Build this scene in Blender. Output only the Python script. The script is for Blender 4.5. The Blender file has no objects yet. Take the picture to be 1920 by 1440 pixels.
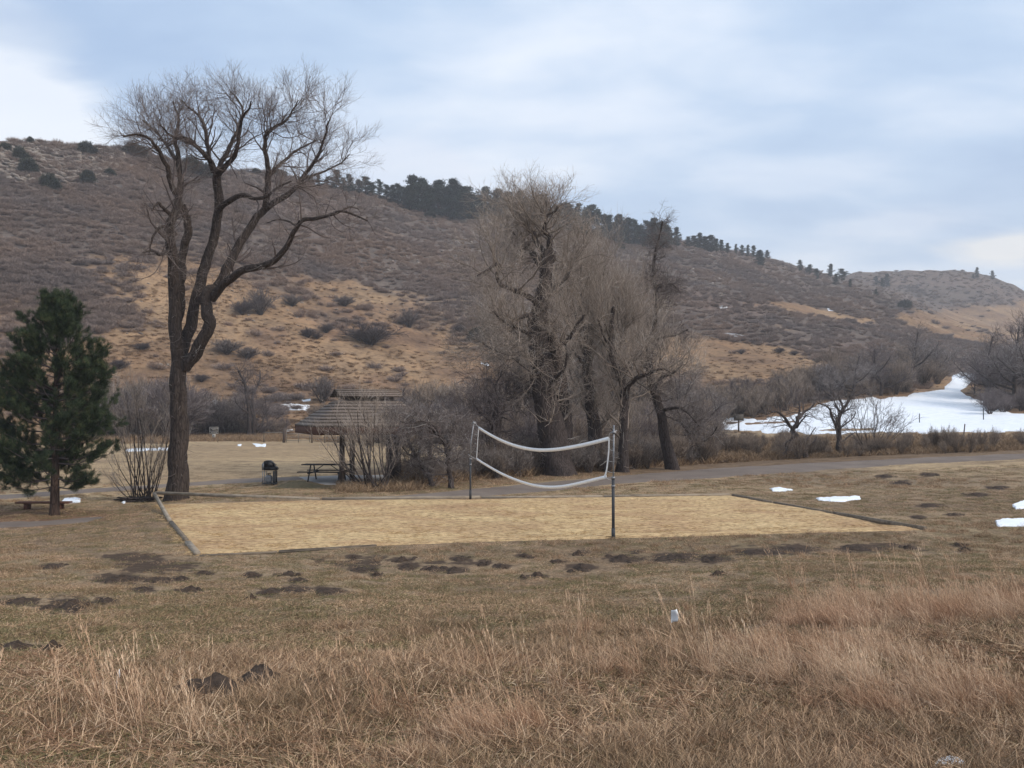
import bpy, math, random
import numpy as np
from mathutils import Vector
rng = np.random.default_rng(7)
random.seed(7)
C = bpy.context.scene.collection
CAMZ, FPX, TILT = 3.17, 1800.0, math.atan(50/1800)
PI = math.pi

# ------------------------------------------------------------------ noise
def _h(ix, iy, s):
    n = (ix.astype(np.int64)*374761393 + iy.astype(np.int64)*668265263 + s*1442695041) & 0xffffffff
    n = ((n ^ (n >> 13))*1274126177) & 0xffffffff
    n = (n ^ (n >> 16)) & 0xffffffff
    return n/4294967295.0
def vn(x, y, s=0):
    x = np.asarray(x, float); y = np.asarray(y, float)
    ix = np.floor(x); iy = np.floor(y); fx = x-ix; fy = y-iy
    fx = fx*fx*(3-2*fx); fy = fy*fy*(3-2*fy)
    a = _h(ix, iy, s); b = _h(ix+1, iy, s); c = _h(ix, iy+1, s); d = _h(ix+1, iy+1, s)
    return (a+(b-a)*fx)*(1-fy)+(c+(d-c)*fx)*fy
def fbm(x, y, o=4, s=0):
    r = 0; a = .5
    for k in range(o):
        r = r+a*(vn(x*2**k+17.3*k, y*2**k+5.1*k, s+k)-.5)*2; a *= .5
    return r
def ss(a, b, x):
    u = np.clip((np.asarray(x, float)-a)/(b-a), 0, 1); return u*u*(3-2*u)

# ------------------------------------------------------------------ camera maths
ct, st = math.cos(TILT), math.sin(TILT)
def rayte(px, py):                       # slope sideways and up per metre of depth
    X = (np.asarray(px, float)-960)/FPX; Y = -(np.asarray(py, float)-720)/FPX
    dy = ct-Y*st; dz = st+Y*ct
    return X/dy, dz/dy
def proj(x, y, z):
    z = z-CAMZ
    d = y*ct+z*st; u = -y*st+z*ct
    d = np.maximum(d, .05)
    return 960+FPX*x/d, 720-FPX*u/d
def at(px, py, Y):
    t, e = rayte(px, py); return np.array([t*Y, Y, CAMZ+e*Y])

# ------------------------------------------------------------------ terrain
sky = [(-700,250),(-300,250),(0,263),(60,262),(100,268),(180,272),(250,276),(300,290),(380,310),(430,318),(480,321),(540,329),(600,346),(660,354),(700,361),(760,377),
       (800,388),(850,392),(900,394),(950,400),(1000,407),(1060,418),(1100,428),(1150,438),(1200,444),(1250,448),(1300,454),(1350,464),(1400,475),(1450,485),
       (1500,500),(1550,513),(1590,521),(1700,550),(1800,585),(1920,612),(2300,670),(2700,700)]
ST, SE = rayte([a for a, b in sky], [b for a, b in sky])
rpx = [-700, 0, 400, 780, 1100, 1250, 1590, 1920, 2600]
RT, _ = rayte(rpx, [700]*len(rpx)); RD = [190, 230, 275, 360, 430, 470, 600, 660, 700]
fpx = [-700, 0, 700, 1000, 1340, 1600, 1920, 2600]
FT, _ = rayte(fpx, [700]*len(fpx)); FD = [95, 108, 118, 118, 104, 92, 88, 88]
sky2 = [(1300,640),(1480,545),(1550,525),(1600,510),(1700,506),(1800,506),(1850,514),(1900,533),(1960,565),(2100,600),(2700,650)]
ST2, SE2 = rayte([a for a, b in sky2], [b for a, b in sky2])

def near_h(x, y):
    bank = 1.22*ss(21, 1.5, y+0.12*x*0+0.9*fbm(x*.12, y*.05, 2, 5))
    bank = bank + .22*ss(9, 4, np.abs(y-13.5))*ss(1, 6, x)
    left = -.45*ss(-9.5, -15, x)*ss(20, 28, y)*ss(60, 45, y)
    right = .9*ss(9, 34, x)*ss(27, 60, y)
    berm = .10*ss(1.5, 0, np.abs(y-(21.1+.22*(x+7)))-.2)*ss(-2, 2, x)*ss(15, 10, x)
    lump = (.035*fbm(x*1.1, y*1.1, 3, 9)+.10*fbm(x*.22, y*.22, 2, 12)*ss(4, 9, np.abs(y-29)))*ss(140, 90, y)
    return bank+left+right+lump+berm
def hill_s(x, y):
    yy = np.maximum(y, 1.0); t = np.clip(x/yy, -1.1, 1.1)
    F = np.interp(t, FT, FD)+10*fbm(x*.02, y*.02, 2, 31)*0
    R = np.interp(t, RT, RD)
    return (y-F)/(R-F), t, F, R
def H(x, y):
    x = np.asarray(x, float); y = np.asarray(y, float)
    n = near_h(x, y)
    s, t, F, R = hill_s(x, y)
    E = np.interp(t, ST, SE)
    Zr = CAMZ+E*R
    sc = np.clip(s, 0, None)
    p = np.where(sc <= 1, sc**1.22, 1-(sc-1)*.9)
    p = np.clip(p, -.2, 1)
    win = np.clip(4*sc*(1-sc), 0, 1)
    nz = (9*fbm(x*.011, y*.011, 3, 41)+2.2*fbm(x*.05, y*.05, 3, 44))*win
    z1 = n+(Zr-n)*p+nz*np.clip(Zr/70, .3, 1)
    E2 = np.interp(t, ST2, SE2); F2 = 430; R2 = 760
    s2 = np.clip((y-F2)/(R2-F2), 0, None)
    p2 = np.where(s2 <= 1, s2**1.1, 1-(s2-1)*.9)
    z2 = (CAMZ+E2*R2)*p2-8*(s2 <= 0)+5*fbm(x*.012, y*.012, 3, 77)*np.clip(4*s2*(1-s2), 0, 1)
    z2 = np.where(t > .15, z2, -30)
    hz = np.maximum(z1, z2)
    return np.where(y > 60, np.maximum(hz, -5), n)
_TG = np.linspace(-1.1, 1.1, 500); _YG = np.exp(np.linspace(math.log(3.0), math.log(1100), 460))
_EG = (H(_TG[:, None]*_YG, _YG+0*_TG[:, None])-CAMZ)/_YG
_CM = np.maximum.accumulate(_EG, axis=1)
def unproj(px, py):
    px = np.atleast_1d(np.asarray(px, float)); py = np.atleast_1d(np.asarray(py, float))
    t, e = rayte(px, py)
    ft = np.clip((t-_TG[0])/(_TG[1]-_TG[0]), 0, len(_TG)-1.001); i = ft.astype(int); ft -= i
    out = np.full(len(px), np.nan); ny = len(_YG)
    for a in range(0, len(px), 20000):
        sl = slice(a, a+20000)
        col = _CM[i[sl]]*(1-ft[sl, None])+_CM[i[sl]+1]*ft[sl, None]
        k = (col > e[sl, None]).argmax(1); ok = (k > 0)&(col[:, -1] > e[sl])
        k = np.clip(k, 1, ny-1)
        lo = _YG[k-1].copy(); hi = _YG[k].copy(); t1 = t[sl]; e1 = e[sl]
        for _ in range(7):
            m = (lo+hi)/2; up = H(t1*m, m) > CAMZ+e1*m
            hi = np.where(up, m, hi); lo = np.where(up, lo, m)
        out[sl] = np.where(ok, (lo+hi)/2, np.nan)
    x = t*out
    return np.stack([x, out, H(x, out)], -1)
def G(px, py): return unproj([px], [py])[0]

def polyd(px, py, poly):                 # signed distance, positive inside
    px = np.asarray(px, float); py = np.asarray(py, float)
    d = np.full(px.shape, 1e9); ins = np.zeros(px.shape, bool)
    n = len(poly)
    for i in range(n):
        x0, y0 = poly[i]; x1, y1 = poly[(i+1) % n]
        dx, dy = x1-x0, y1-y0
        u = np.clip(((px-x0)*dx+(py-y0)*dy)/(dx*dx+dy*dy+1e-9), 0, 1)
        d = np.minimum(d, np.hypot(px-x0-u*dx, py-y0-u*dy))
        if dy != 0:
            c = (y0 > py) != (y1 > py)
            ins ^= c & (px < dx*(py-y0)/dy+x0)
    return np.where(ins, d, -d)

# ------------------------------------------------------------------ object helpers
def tag(o, label=None, cat=None, group=None, kind=None):
    if label: o['label'] = label
    if cat: o['category'] = cat
    if group: o['group'] = group
    if kind: o['kind'] = kind
    return o
def empty(name, loc, label, cat, group=None):
    o = bpy.data.objects.new(name, None); C.objects.link(o); o.location = loc
    o.empty_display_size = .2
    return tag(o, label, cat, group)
def mesh(name, V, F, mat=None, smooth=False, attrs=None):
    """F: list of int arrays (n,k)"""
    V = np.asarray(V, float)
    if not isinstance(F, (list, tuple)) or (len(F) and np.ndim(F[0]) == 1): F = [np.asarray(F)]
    F = [np.asarray(f, np.int32) for f in F if len(f)]
    me = bpy.data.meshes.new(name)
    me.vertices.add(len(V)); me.vertices.foreach_set('co', V.astype(np.float32).ravel())
    tot = sum(f.size for f in F); npol = sum(len(f) for f in F)
    me.loops.add(tot); me.loops.foreach_set('vertex_index', np.concatenate([f.ravel() for f in F]))
    starts = []; a = 0
    for f in F:
        starts.append(a+np.arange(len(f))*f.shape[1]); a += f.size
    me.polygons.add(npol); me.polygons.foreach_set('loop_start', np.concatenate(starts).astype(np.int32))
    me.update(calc_edges=True)
    if smooth: me.polygons.foreach_set('use_smooth', np.ones(npol, bool))
    if attrs:
        for k, v in attrs.items():
            v = np.asarray(v, np.float32)
            if v.ndim == 1:
                me.attributes.new(k, 'FLOAT', 'POINT').data.foreach_set('value', v)
            else:
                if v.shape[1] == 3: v = np.concatenate([v, np.ones((len(v), 1), np.float32)], 1)
                me.attributes.new(k, 'FLOAT_COLOR', 'POINT').data.foreach_set('color', v.ravel())
    if mat: me.materials.append(mat)
    me.validate()
    return me
def obj(name, me, parent=None, loc=None):
    o = bpy.data.objects.new(name, me); C.objects.link(o)
    if parent is not None: o.parent = parent
    if loc is not None: o.location = loc
    return o
class MB:
    """collects solids into one mesh"""
    def __init__(s): s.V = []; s.Q = []; s.T = []; s.n = 0
    def add(s, V, Q=None, T=None):
        V = np.asarray(V, float).reshape(-1, 3)
        if Q is not None and len(Q): s.Q.append(np.asarray(Q, int)+s.n)
        if T is not None and len(T): s.T.append(np.asarray(T, int)+s.n)
        s.V.append(V); s.n += len(V); return s
    def box(s, c, size, rz=0, ry=0, rx=0, bev=0):
        hx, hy, hz = [a/2 for a in size]
        b = min(bev, hx*.45, hy*.45, hz*.45)
        V = np.array([[sx*hx, sy*hy, sz*hz] for sz in (-1, 1) for sy in (-1, 1) for sx in (-1, 1)], float)
        Q = [[0,2,3,1],[4,5,7,6],[0,1,5,4],[2,6,7,3],[0,4,6,2],[1,3,7,5]]
        if b > 0:      # chamfer through bmesh
            import bmesh
            bm = bmesh.new(); bv = [bm.verts.new(v) for v in V]
            for q in Q: bm.faces.new([bv[i] for i in q])
            bmesh.ops.bevel(bm, geom=list(bm.edges), offset=b, segments=2, affect='EDGES')
            bm.verts.index_update()
            V = np.array([v.co[:] for v in bm.verts]); Q = []; T = []
            for f in bm.faces:
                i = [v.index for v in f.verts]
                if len(i) == 4: Q.append(i)
                elif len(i) == 3: T.append(i)
                else:
                    for k in range(1, len(i)-1): T.append([i[0], i[k], i[k+1]])
            bm.free()
        else: T = []
        R = rotm(rx, ry, rz)
        return s.add(V@R.T+np.array(c), Q, T)
    def tube(s, P, r, k=8, cap=True):
        P = np.asarray(P, float); r = np.broadcast_to(np.asarray(r, float), (len(P),))
        V, Q = tubes(P[None], r[None], k, ref=None)
        T = []
        if cap:
            n = len(P); V = np.concatenate([V, P[:1], P[-1:]])
            for j in range(k):
                T.append([n*k, (j+1) % k, j]); T.append([n*k+1, (n-1)*k+j, (n-1)*k+(j+1) % k])
        return s.add(V, Q, T)
    def prism(s, pts, y0, y1, M=None, org=(0,0,0)):      # polygon in x,z extruded along y
        n = len(pts); V = [(x, y0, z) for x, z in pts]+[(x, y1, z) for x, z in pts]
        Q = [[i, (i+1) % n, n+(i+1) % n, n+i] for i in range(n)]
        T = [[0, i+1, i] for i in range(1, n-1)]+[[n, n+i, n+i+1] for i in range(1, n-1)]
        V = np.array(V, float)
        if M is not None: V = V@M.T
        return s.add(V+np.array(org), Q, T)
    def me(s, name, mat, smooth=False):
        F = []
        if s.Q: F.append(np.concatenate(s.Q))
        if s.T: F.append(np.concatenate(s.T))
        return mesh(name, np.concatenate(s.V), F, mat, smooth)
def rotm(rx, ry, rz):
    cx, sx, cy, sy, cz, sz = math.cos(rx), math.sin(rx), math.cos(ry), math.sin(ry), math.cos(rz), math.sin(rz)
    Rx = np.array([[1,0,0],[0,cx,-sx],[0,sx,cx]]); Ry = np.array([[cy,0,sy],[0,1,0],[-sy,0,cy]]); Rz = np.array([[cz,-sz,0],[sz,cz,0],[0,0,1]])
    return Rz@Ry@Rx
def nrm(v): return v/np.maximum(np.linalg.norm(v, axis=-1, keepdims=True), 1e-9)
def tubes(P, R, k=3, ref='rand', rough=0):
    """many tubes at once: P (M,N,3), R (M,N)"""
    M, N, _ = P.shape
    Tn = nrm(np.gradient(P, axis=1))
    if ref == 'rand': rf = nrm(rng.normal(size=(M, 1, 3)))
    else:
        mt = np.abs(nrm(P[:, -1]-P[:, 0])); ax = np.argmin(mt, 1)
        rf = np.eye(3)[ax][:, None, :]+.01
    U = nrm(np.cross(Tn, rf+0*Tn)); W = np.cross(Tn, U)
    a = np.arange(k)/k*2*PI
    rr = R[:, :, None]*np.ones(k)
    if rough:
        L = np.cumsum(np.linalg.norm(np.diff(P, axis=1, prepend=P[:, :1]), axis=2), 1)
        rr = rr*(1+rough*fbm(np.cos(a)[None, None, :]*2.2+np.sin(a)[None, None, :]*1.7+50+0*rr, L[:, :, None]*1.3+np.sin(a)*1.5+np.arange(M)[:, None, None]*9, 3, 3)
                 +rough*.5*fbm(a[None, None, :]*4+0*rr, L[:, :, None]*1.1, 2, 8))
    V = P[:, :, None, :]+rr[..., None]*(np.cos(a)[:, None]*U[:, :, None, :]+np.sin(a)[:, None]*W[:, :, None, :])
    base = (np.arange(M)*N*k)[:, None, None]+(np.arange(N-1)*k)[None, :, None]+np.arange(k)[None, None, :]
    nxt = (np.arange(M)*N*k)[:, None, None]+(np.arange(N-1)*k)[None, :, None]+((np.arange(k)+1) % k)[None, None, :]
    Q = np.stack([base, nxt, nxt+k, base+k], -1).reshape(-1, 4)
    return V.reshape(-1, 3), Q
def resample(pts, n, wob=0):
    p = np.asarray(pts, float)
    if len(p) > 2:          # Catmull-Rom
        q = np.vstack([2*p[0]-p[1], p, 2*p[-1]-p[-2]]); out = []
        for i in range(1, len(q)-2):
            for u in np.linspace(0, 1, 12, endpoint=False):
                a, b, c, d = q[i-1], q[i], q[i+1], q[i+2]
                out.append(.5*((2*b)+(-a+c)*u+(2*a-5*b+4*c-d)*u*u+(-a+3*b-3*c+d)*u**3))
        out.append(q[-2]); p = np.array(out)
    L = np.r_[0, np.cumsum(np.linalg.norm(np.diff(p[:, :3], axis=0), axis=1))]
    s = np.linspace(0, L[-1], n)
    r = np.stack([np.interp(s, L, p[:, j]) for j in range(p.shape[1])], 1)
    return r

# ------------------------------------------------------------------ materials
def nmat(name):
    m = bpy.data.materials.new(name); m.use_nodes = True
    nt = m.node_tree; b = nt.nodes['Principled BSDF']
    b.inputs['Specular IOR Level'].default_value = .2
    return m, nt, b
def N(nt, t, **kw):
    n = nt.nodes.new(t)
    for k, v in kw.items():
        if k.startswith('i_'): n.inputs[int(k[2:]) if k[2:].isdigit() else k[2:].replace('_', ' ')].default_value = v
        else: setattr(n, k, v)
    return n
def posn(nt, scale=(1,1,1), objc=False):
    if objc: g = N(nt, 'ShaderNodeTexCoord').outputs['Object']
    else: g = N(nt, 'ShaderNodeNewGeometry').outputs['Position']
    mp = N(nt, 'ShaderNodeMapping'); mp.inputs['Scale'].default_value = scale
    nt.links.new(g, mp.inputs['Vector']); return mp.outputs[0]
def noise(nt, vec, scale, detail=4, rough=.6):
    n = N(nt, 'ShaderNodeTexNoise'); n.inputs['Scale'].default_value = scale; n.inputs['Detail'].default_value = detail
    n.inputs['Roughness'].default_value = rough
    nt.links.new(vec, n.inputs['Vector']); return n.outputs['Fac']
def ramp(nt, fac, stops):
    r = N(nt, 'ShaderNodeValToRGB'); e = r.color_ramp.elements
    while len(e) < len(stops): e.new(.5)
    for i, (p, c) in enumerate(stops):
        e[i].position = p; e[i].color = (*c, 1) if len(c) == 3 else c
    nt.links.new(fac, r.inputs['Fac']); return r.outputs['Color']
def mixc(nt, fac, a, b, mode='MIX'):
    m = N(nt, 'ShaderNodeMix', data_type='RGBA', blend_type=mode)
    for s, v in ((0, fac), (6, a), (7, b)):
        if hasattr(v, 'links') or hasattr(v, 'is_linked'): nt.links.new(v, m.inputs[s])
        else: m.inputs[s].default_value = v if s == 0 else (*v, 1)
    return m.outputs[2]
def bump(nt, b, h, strength=.5, dist=.02):
    n = N(nt, 'ShaderNodeBump'); n.inputs['Strength'].default_value = strength; n.inputs['Distance'].default_value = dist
    nt.links.new(h, n.inputs['Height']); nt.links.new(n.outputs[0], b.inputs['Normal'])
def simple(name, c1, c2, scale=5, rough=.85, bs=.3, bd=.01, stretch=(1,1,1), detail=5, metal=0, objc=False, lo=.3, hi=.7):
    m, nt, b = nmat(name); v = posn(nt, stretch, objc)
    f = noise(nt, v, scale, detail)
    nt.links.new(ramp(nt, f, [(lo, c1), (hi, c2)]), b.inputs['Base Color'])
    b.inputs['Roughness'].default_value = rough; b.inputs['Metallic'].default_value = metal
    if bs: bump(nt, b, f, bs, bd)
    return m
def attrmat(name, stops, att='c', rough=.8, big=None):
    """blade / twig material: per-blade random value picks the colour; big = world-space tint"""
    m, nt, b = nmat(name)
    a = N(nt, 'ShaderNodeAttribute', attribute_name=att)
    col = ramp(nt, a.outputs['Fac'], stops)
    if big:
        f = noise(nt, posn(nt), big[0], 3)
        col = mixc(nt, 1.0, col, ramp(nt, f, [(.35, big[1]), (.65, big[2])]), 'MULTIPLY')
    nt.links.new(col, b.inputs['Base Color']); b.inputs['Roughness'].default_value = rough
    b.inputs['Specular IOR Level'].default_value = .15
    return m

M = {}
def bark(name, c1, c2, sc=9):
    m, nt, b = nmat(name); v = posn(nt, (1, 1, .22))
    f = noise(nt, v, sc, 6, .7); w = N(nt, 'ShaderNodeTexVoronoi', feature='DISTANCE_TO_EDGE'); w.inputs['Scale'].default_value = sc*1.3
    nt.links.new(v, w.inputs['Vector'])
    nt.links.new(mixc(nt, f, c1, c2), b.inputs['Base Color'])
    col = mixc(nt, 1.0, ramp(nt, f, [(.3, c1), (.7, c2)]), ramp(nt, w.outputs['Distance'], [(0, (.45,.42,.4)), (.12, (1,1,1))]), 'MULTIPLY')
    nt.links.new(col, b.inputs['Base Color'])
    b.inputs['Roughness'].default_value = .95; bump(nt, b, w.outputs['Distance'], .8, .06)
    return m
M['bark'] = bark('bark', (.028,.021,.019), (.092,.070,.058))
M['bark_dark'] = bark('bark_dark', (.034,.026,.025), (.098,.076,.067))
M['bark_pine'] = bark('bark_pine', (.04,.028,.024), (.11,.07,.052))
TW = [(0, (.09,.07,.065)), (.5, (.19,.15,.135)), (.85, (.30,.25,.225)), (1, (.50,.46,.42))]
M['twig'] = attrmat('twig', TW)
M['twig_brown'] = attrmat('twig_brown', [(0, (.15,.122,.10)), (.5, (.37,.30,.25)), (.88, (.54,.455,.385)), (1, (.68,.63,.58))])
M['twig_grey'] = attrmat('twig_grey', [(0, (.09,.073,.068)), (.55, (.215,.178,.163)), (.88, (.35,.305,.285)), (1, (.68,.65,.63))])
M['twig_dark'] = attrmat('twig_dark', [(0, (.06,.048,.048)), (.6, (.15,.12,.115)), (1, (.29,.245,.235))])
M['brush_brown'] = attrmat('brush_brown', [(0, (.06,.045,.038)), (.6, (.23,.175,.135)), (1, (.42,.335,.27))])
M['brush_grey'] = attrmat('brush_grey', [(0, (.06,.048,.046)), (.6, (.215,.18,.16)), (1, (.40,.345,.31))])
M['scrub'] = attrmat('scrub', [(0, (.17,.13,.12)), (.5, (.285,.226,.185)), (1, (.42,.345,.285))], big=(.035, (.80,.80,.86), (1.10,.97,.88)))
M['scrub_tan'] = attrmat('scrub_tan', [(0, (.22,.145,.09)), (.5, (.36,.245,.15)), (1, (.50,.36,.23))], big=(.06, (.75,.72,.72), (1.12,1.1,1.05)))
M['needle'] = attrmat('needle', [(0, (.018,.028,.017)), (.55, (.042,.062,.032)), (.9, (.085,.11,.05)), (1, (.20,.13,.06))])
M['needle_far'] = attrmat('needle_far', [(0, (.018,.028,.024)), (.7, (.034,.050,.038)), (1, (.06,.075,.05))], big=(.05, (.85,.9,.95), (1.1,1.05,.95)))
M['juniper'] = attrmat('juniper', [(0, (.022,.026,.018)), (.7, (.045,.05,.034)), (1, (.075,.078,.05))])
M['tall'] = attrmat('tall_grass', [(0, (.11,.072,.048)), (.3, (.30,.20,.135)), (.7, (.53,.39,.275)), (.9, (.74,.60,.45)), (1, (.84,.73,.57))], big=(.8, (.86,.68,.58), (1.13,1.05,.97)))
M['lawn'] = attrmat('lawn_grass', [(0, (.11,.080,.055)), (.3, (.28,.198,.132)), (.7, (.49,.355,.24)), (1, (.70,.56,.39))], big=(.7, (.72,.66,.58), (1.18,1.08,1.0)))
M['lawn_green'] = attrmat('lawn_green', [(0, (.07,.07,.04)), (.5, (.18,.155,.08)), (1, (.36,.285,.16))], big=(.6, (.8,.85,.75), (1.1,1.05,.95)))
M['fringe'] = attrmat('fringe_grass', [(0, (.12,.075,.045)), (.5, (.26,.17,.10)), (1, (.45,.32,.20))])
M['straw'] = attrmat('straw', [(0, (.28,.18,.09)), (.5, (.50,.34,.17)), (1, (.66,.48,.27))])
M['metal_dark'] = simple('metal_dark', (.035,.038,.043), (.055,.058,.063), 12, .5, .1, .003)
M['metal_grey'] = simple('metal_grey', (.16,.16,.165), (.30,.30,.31), 15, .45, .1, .003, metal=.6)
M['white_tape'] = simple('white_tape', (.80,.79,.77), (.90,.89,.87), 8, .7, .2, .004)
M['rope'] = simple('rope', (.35,.34,.32), (.5,.49,.47), 60, .9, .2, .002)
M['black'] = simple('black_metal', (.008,.008,.010), (.018,.018,.02), 10, .4, .05, .002)
M['tank'] = simple('tank', (.20,.20,.21), (.30,.30,.31), 6, .4, .05, .002)
M['conc'] = simple('concrete', (.27,.25,.24), (.36,.34,.32), 3, .95, .2, .01)
M['timber'] = simple('timber', (.10,.08,.062), (.25,.20,.15), 7, .95, .5, .02, (.3,1,1))
M['timber_pale'] = simple('timber_pale', (.20,.16,.12), (.38,.32,.25), 7, .95, .5, .02, (.3,1,1))
M['bench'] = simple('bench_wood', (.10,.045,.032), (.16,.075,.05), 8, .85, .3, .01)
M['table'] = simple('table_wood', (.028,.026,.028), (.05,.045,.045), 8, .8, .3, .01)
M['fascia'] = simple('fascia', (.085,.045,.035), (.13,.07,.052), 6, .9, .3, .01)
M['post'] = simple('post_wood', (.07,.052,.043), (.12,.09,.075), 9, .9, .4, .01, (1,1,.2))
M['fencewood'] = simple('fence_wood', (.10,.075,.055), (.22,.17,.12), 9, .9, .4, .01, (1,1,.2))
M['rail'] = simple('gate_rail', (.16,.14,.12), (.26,.23,.2), 9, .8, .2, .01)
M['rock'] = simple('rock', (.13,.105,.09), (.32,.27,.225), .6, .95, .6, .2, detail=8)
M['dirt'] = simple('dirt', (.030,.021,.015), (.088,.060,.044), 14, 1, 1, .05, detail=8)
M['signface'] = simple('sign_face', (.05,.042,.036), (.075,.062,.05), 3, .7, 0)
M['signpale'] = simple('sign_pale', (.40,.38,.34), (.5,.48,.44), 3, .7, 0)
M['flag'] = simple('flag', (.70,.70,.70), (.8,.8,.8), 3, .7, 0)
M['plastic'] = simple('plastic', (.45,.45,.44), (.7,.7,.7), 9, .4, .5, .03)

def make_snow():
    m, nt, b = nmat('snow'); v = posn(nt)
    f = noise(nt, v, 1.2, 6); g = noise(nt, posn(nt, (.5,1,1)), 1.6, 9, .75); nt.links.new(mixc(nt, ramp(nt, g, [(.60, (0,0,0)), (.72, (1,1,1))]), ramp(nt, f, [(.3, (.78,.81,.86)), (.7, (.91,.92,.93))]), (.50,.44,.37)), b.inputs['Base Color'])
    b.inputs['Roughness'].default_value = .6; bump(nt, b, f, .5, .1)
    return m
M['snow'] = make_snow()
def make_path():
    m, nt, b = nmat('path'); v = posn(nt)
    f = noise(nt, v, .6, 4); g = noise(nt, v, 40, 6, .8)
    c = mixc(nt, 1.0, ramp(nt, f, [(.3, (.150,.118,.100)), (.7, (.215,.172,.142))]), ramp(nt, g, [(.3, (.75,.75,.75)), (.7, (1.2,1.18,1.15))]), 'MULTIPLY')
    nt.links.new(c, b.inputs['Base Color']); b.inputs['Roughness'].default_value = .95; bump(nt, b, g, .4, .02)
    return m
M['path'] = make_path()
def make_sand():
    m, nt, b = nmat('sand')
    v = posn(nt, (1, 1.6, 1)); f = noise(nt, v, .35, 4); g = noise(nt, v, 5.5, 8, .75); h = noise(nt, posn(nt, (1, 2.2, 1)), 2.2, 4)
    c = ramp(nt, f, [(.35, (.47,.305,.165)), (.6, (.61,.44,.235))])
    c = mixc(nt, 1.0, c, ramp(nt, g, [(.38, (.42,.37,.33)), (.5, (.95,.94,.92)), (.64, (1.22,1.22,1.24))]), 'MULTIPLY')
    c = mixc(nt, 1.0, c, ramp(nt, h, [(.35, (.84,.8,.78)), (.6, (1.06,1.06,1.06))]), 'MULTIPLY')
    k = noise(nt, posn(nt, (1, 2.6, 1)), 3.4, 7, .7); c = mixc(nt, ramp(nt, k, [(.60, (0,0,0)), (.70, (1,1,1))]), c, (.24,.155,.085))
    nt.links.new(c, b.inputs['Base Color']); b.inputs['Roughness'].default_value = .95; bump(nt, b, g, .7, .06)
    return m
M['sand'] = make_sand()
def make_ground():
    m, nt, b = nmat('ground')
    a = N(nt, 'ShaderNodeAttribute', attribute_name='col'); far = N(nt, 'ShaderNodeAttribute', attribute_name='far')
    v = posn(nt)
    n1 = noise(nt, v, 11, 8, .78); n2 = noise(nt, posn(nt, (1, 1, 1)), 1.1, 6, .7); n3 = noise(nt, v, .16, 7, .75)
    d1 = ramp(nt, n1, [(.32, (.5,.48,.46)), (.5, (.98,.97,.96)), (.7, (1.5,1.46,1.4))])
    d2 = ramp(nt, n2, [(.33, (.62,.60,.60)), (.5, (1,1,1)), (.68, (1.28,1.26,1.22))])
    d3 = ramp(nt, n3, [(.33, (.60,.60,.63)), (.5, (1,1,1)), (.66, (1.3,1.25,1.2))])
    c1 = mixc(nt, 1.0, mixc(nt, 1.0, a.outputs['Color'], d1, 'MULTIPLY'), d2, 'MULTIPLY')
    c2 = mixc(nt, 1.0, mixc(nt, 1.0, a.outputs['Color'], d3, 'MULTIPLY'), d2, 'MULTIPLY')
    da = N(nt, 'ShaderNodeAttribute', attribute_name='dirt'); n4 = noise(nt, posn(nt, (.8,1.5,1)), 3.6, 8, .78)
    am = N(nt, 'ShaderNodeMath', operation='MULTIPLY'); am.inputs[1].default_value = 1.6; nt.links.new(n4, am.inputs[0]); ad = N(nt, 'ShaderNodeMath', operation='MULTIPLY_ADD'); ad.inputs[1].default_value = .5; nt.links.new(da.outputs['Fac'], ad.inputs[0]); nt.links.new(am.outputs[0], ad.inputs[2])
    mr = N(nt, 'ShaderNodeMapRange'); mr.inputs[1].default_value = .98; mr.inputs[2].default_value = 1.22; nt.links.new(ad.outputs[0], mr.inputs[0])
    dm = ramp(nt, mr.outputs[0], [(.0, (0,0,0)), (1.0, (1,1,1))])
    cc = mixc(nt, dm, mixc(nt, far.outputs['Fac'], c1, c2), mixc(nt, n1, (.035,.024,.018), (.11,.078,.058)))
    nt.links.new(cc, b.inputs['Base Color'])
    b.inputs['Roughness'].default_value = 1; bump(nt, b, n1, .6, .03)
    b.inputs['Specular IOR Level'].default_value = .05
    return m
M['ground'] = make_ground()

# ------------------------------------------------------------------ where grass and scrub grow on the hill
GR = [[(120,600),(230,520),(330,500),(430,520),(520,555),(700,575),(850,600),(990,640),(1000,800),(880,830),(700,850),(420,850),(230,850),(-100,850),(-100,660),(0,640)],
      [(1180,590),(1330,618),(1450,645),(1570,680),(1600,722),(1500,745),(1380,735),(1240,770),(1150,700)],
      [(1395,570),(1480,570),(1560,582),(1645,600),(1640,612),(1500,592)],
      [(1660,592),(1800,578),(1920,565),(2400,540),(2400,680),(1830,645),(1710,618)],
      [(1380,740),(1500,745),(1700,720),(1900,690),(2300,690),(2300,850),(1380,850)]]
def grassiness(px, py, x, y):
    g = np.full(np.shape(px), -1.0)
    for i, p in enumerate(GR):
        k = (80, 22, 7, 16, 20)[i]
        g = np.maximum(g, np.clip(polyd(px, py, p)/k, -1, 1))
    n = fbm(x*.06, y*.045, 4, 91)
    return ss(-.35, .45, g+1.5*n+.35*fbm(x*.35, y*.3, 3, 92))
def redness(x, y): return ss(-.1, .45, fbm(x*.03+9, y*.025, 3, 95))
def lerp(a, b, f): return np.asarray(a)*(1-f[..., None])+np.asarray(b)*f[..., None]

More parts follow.
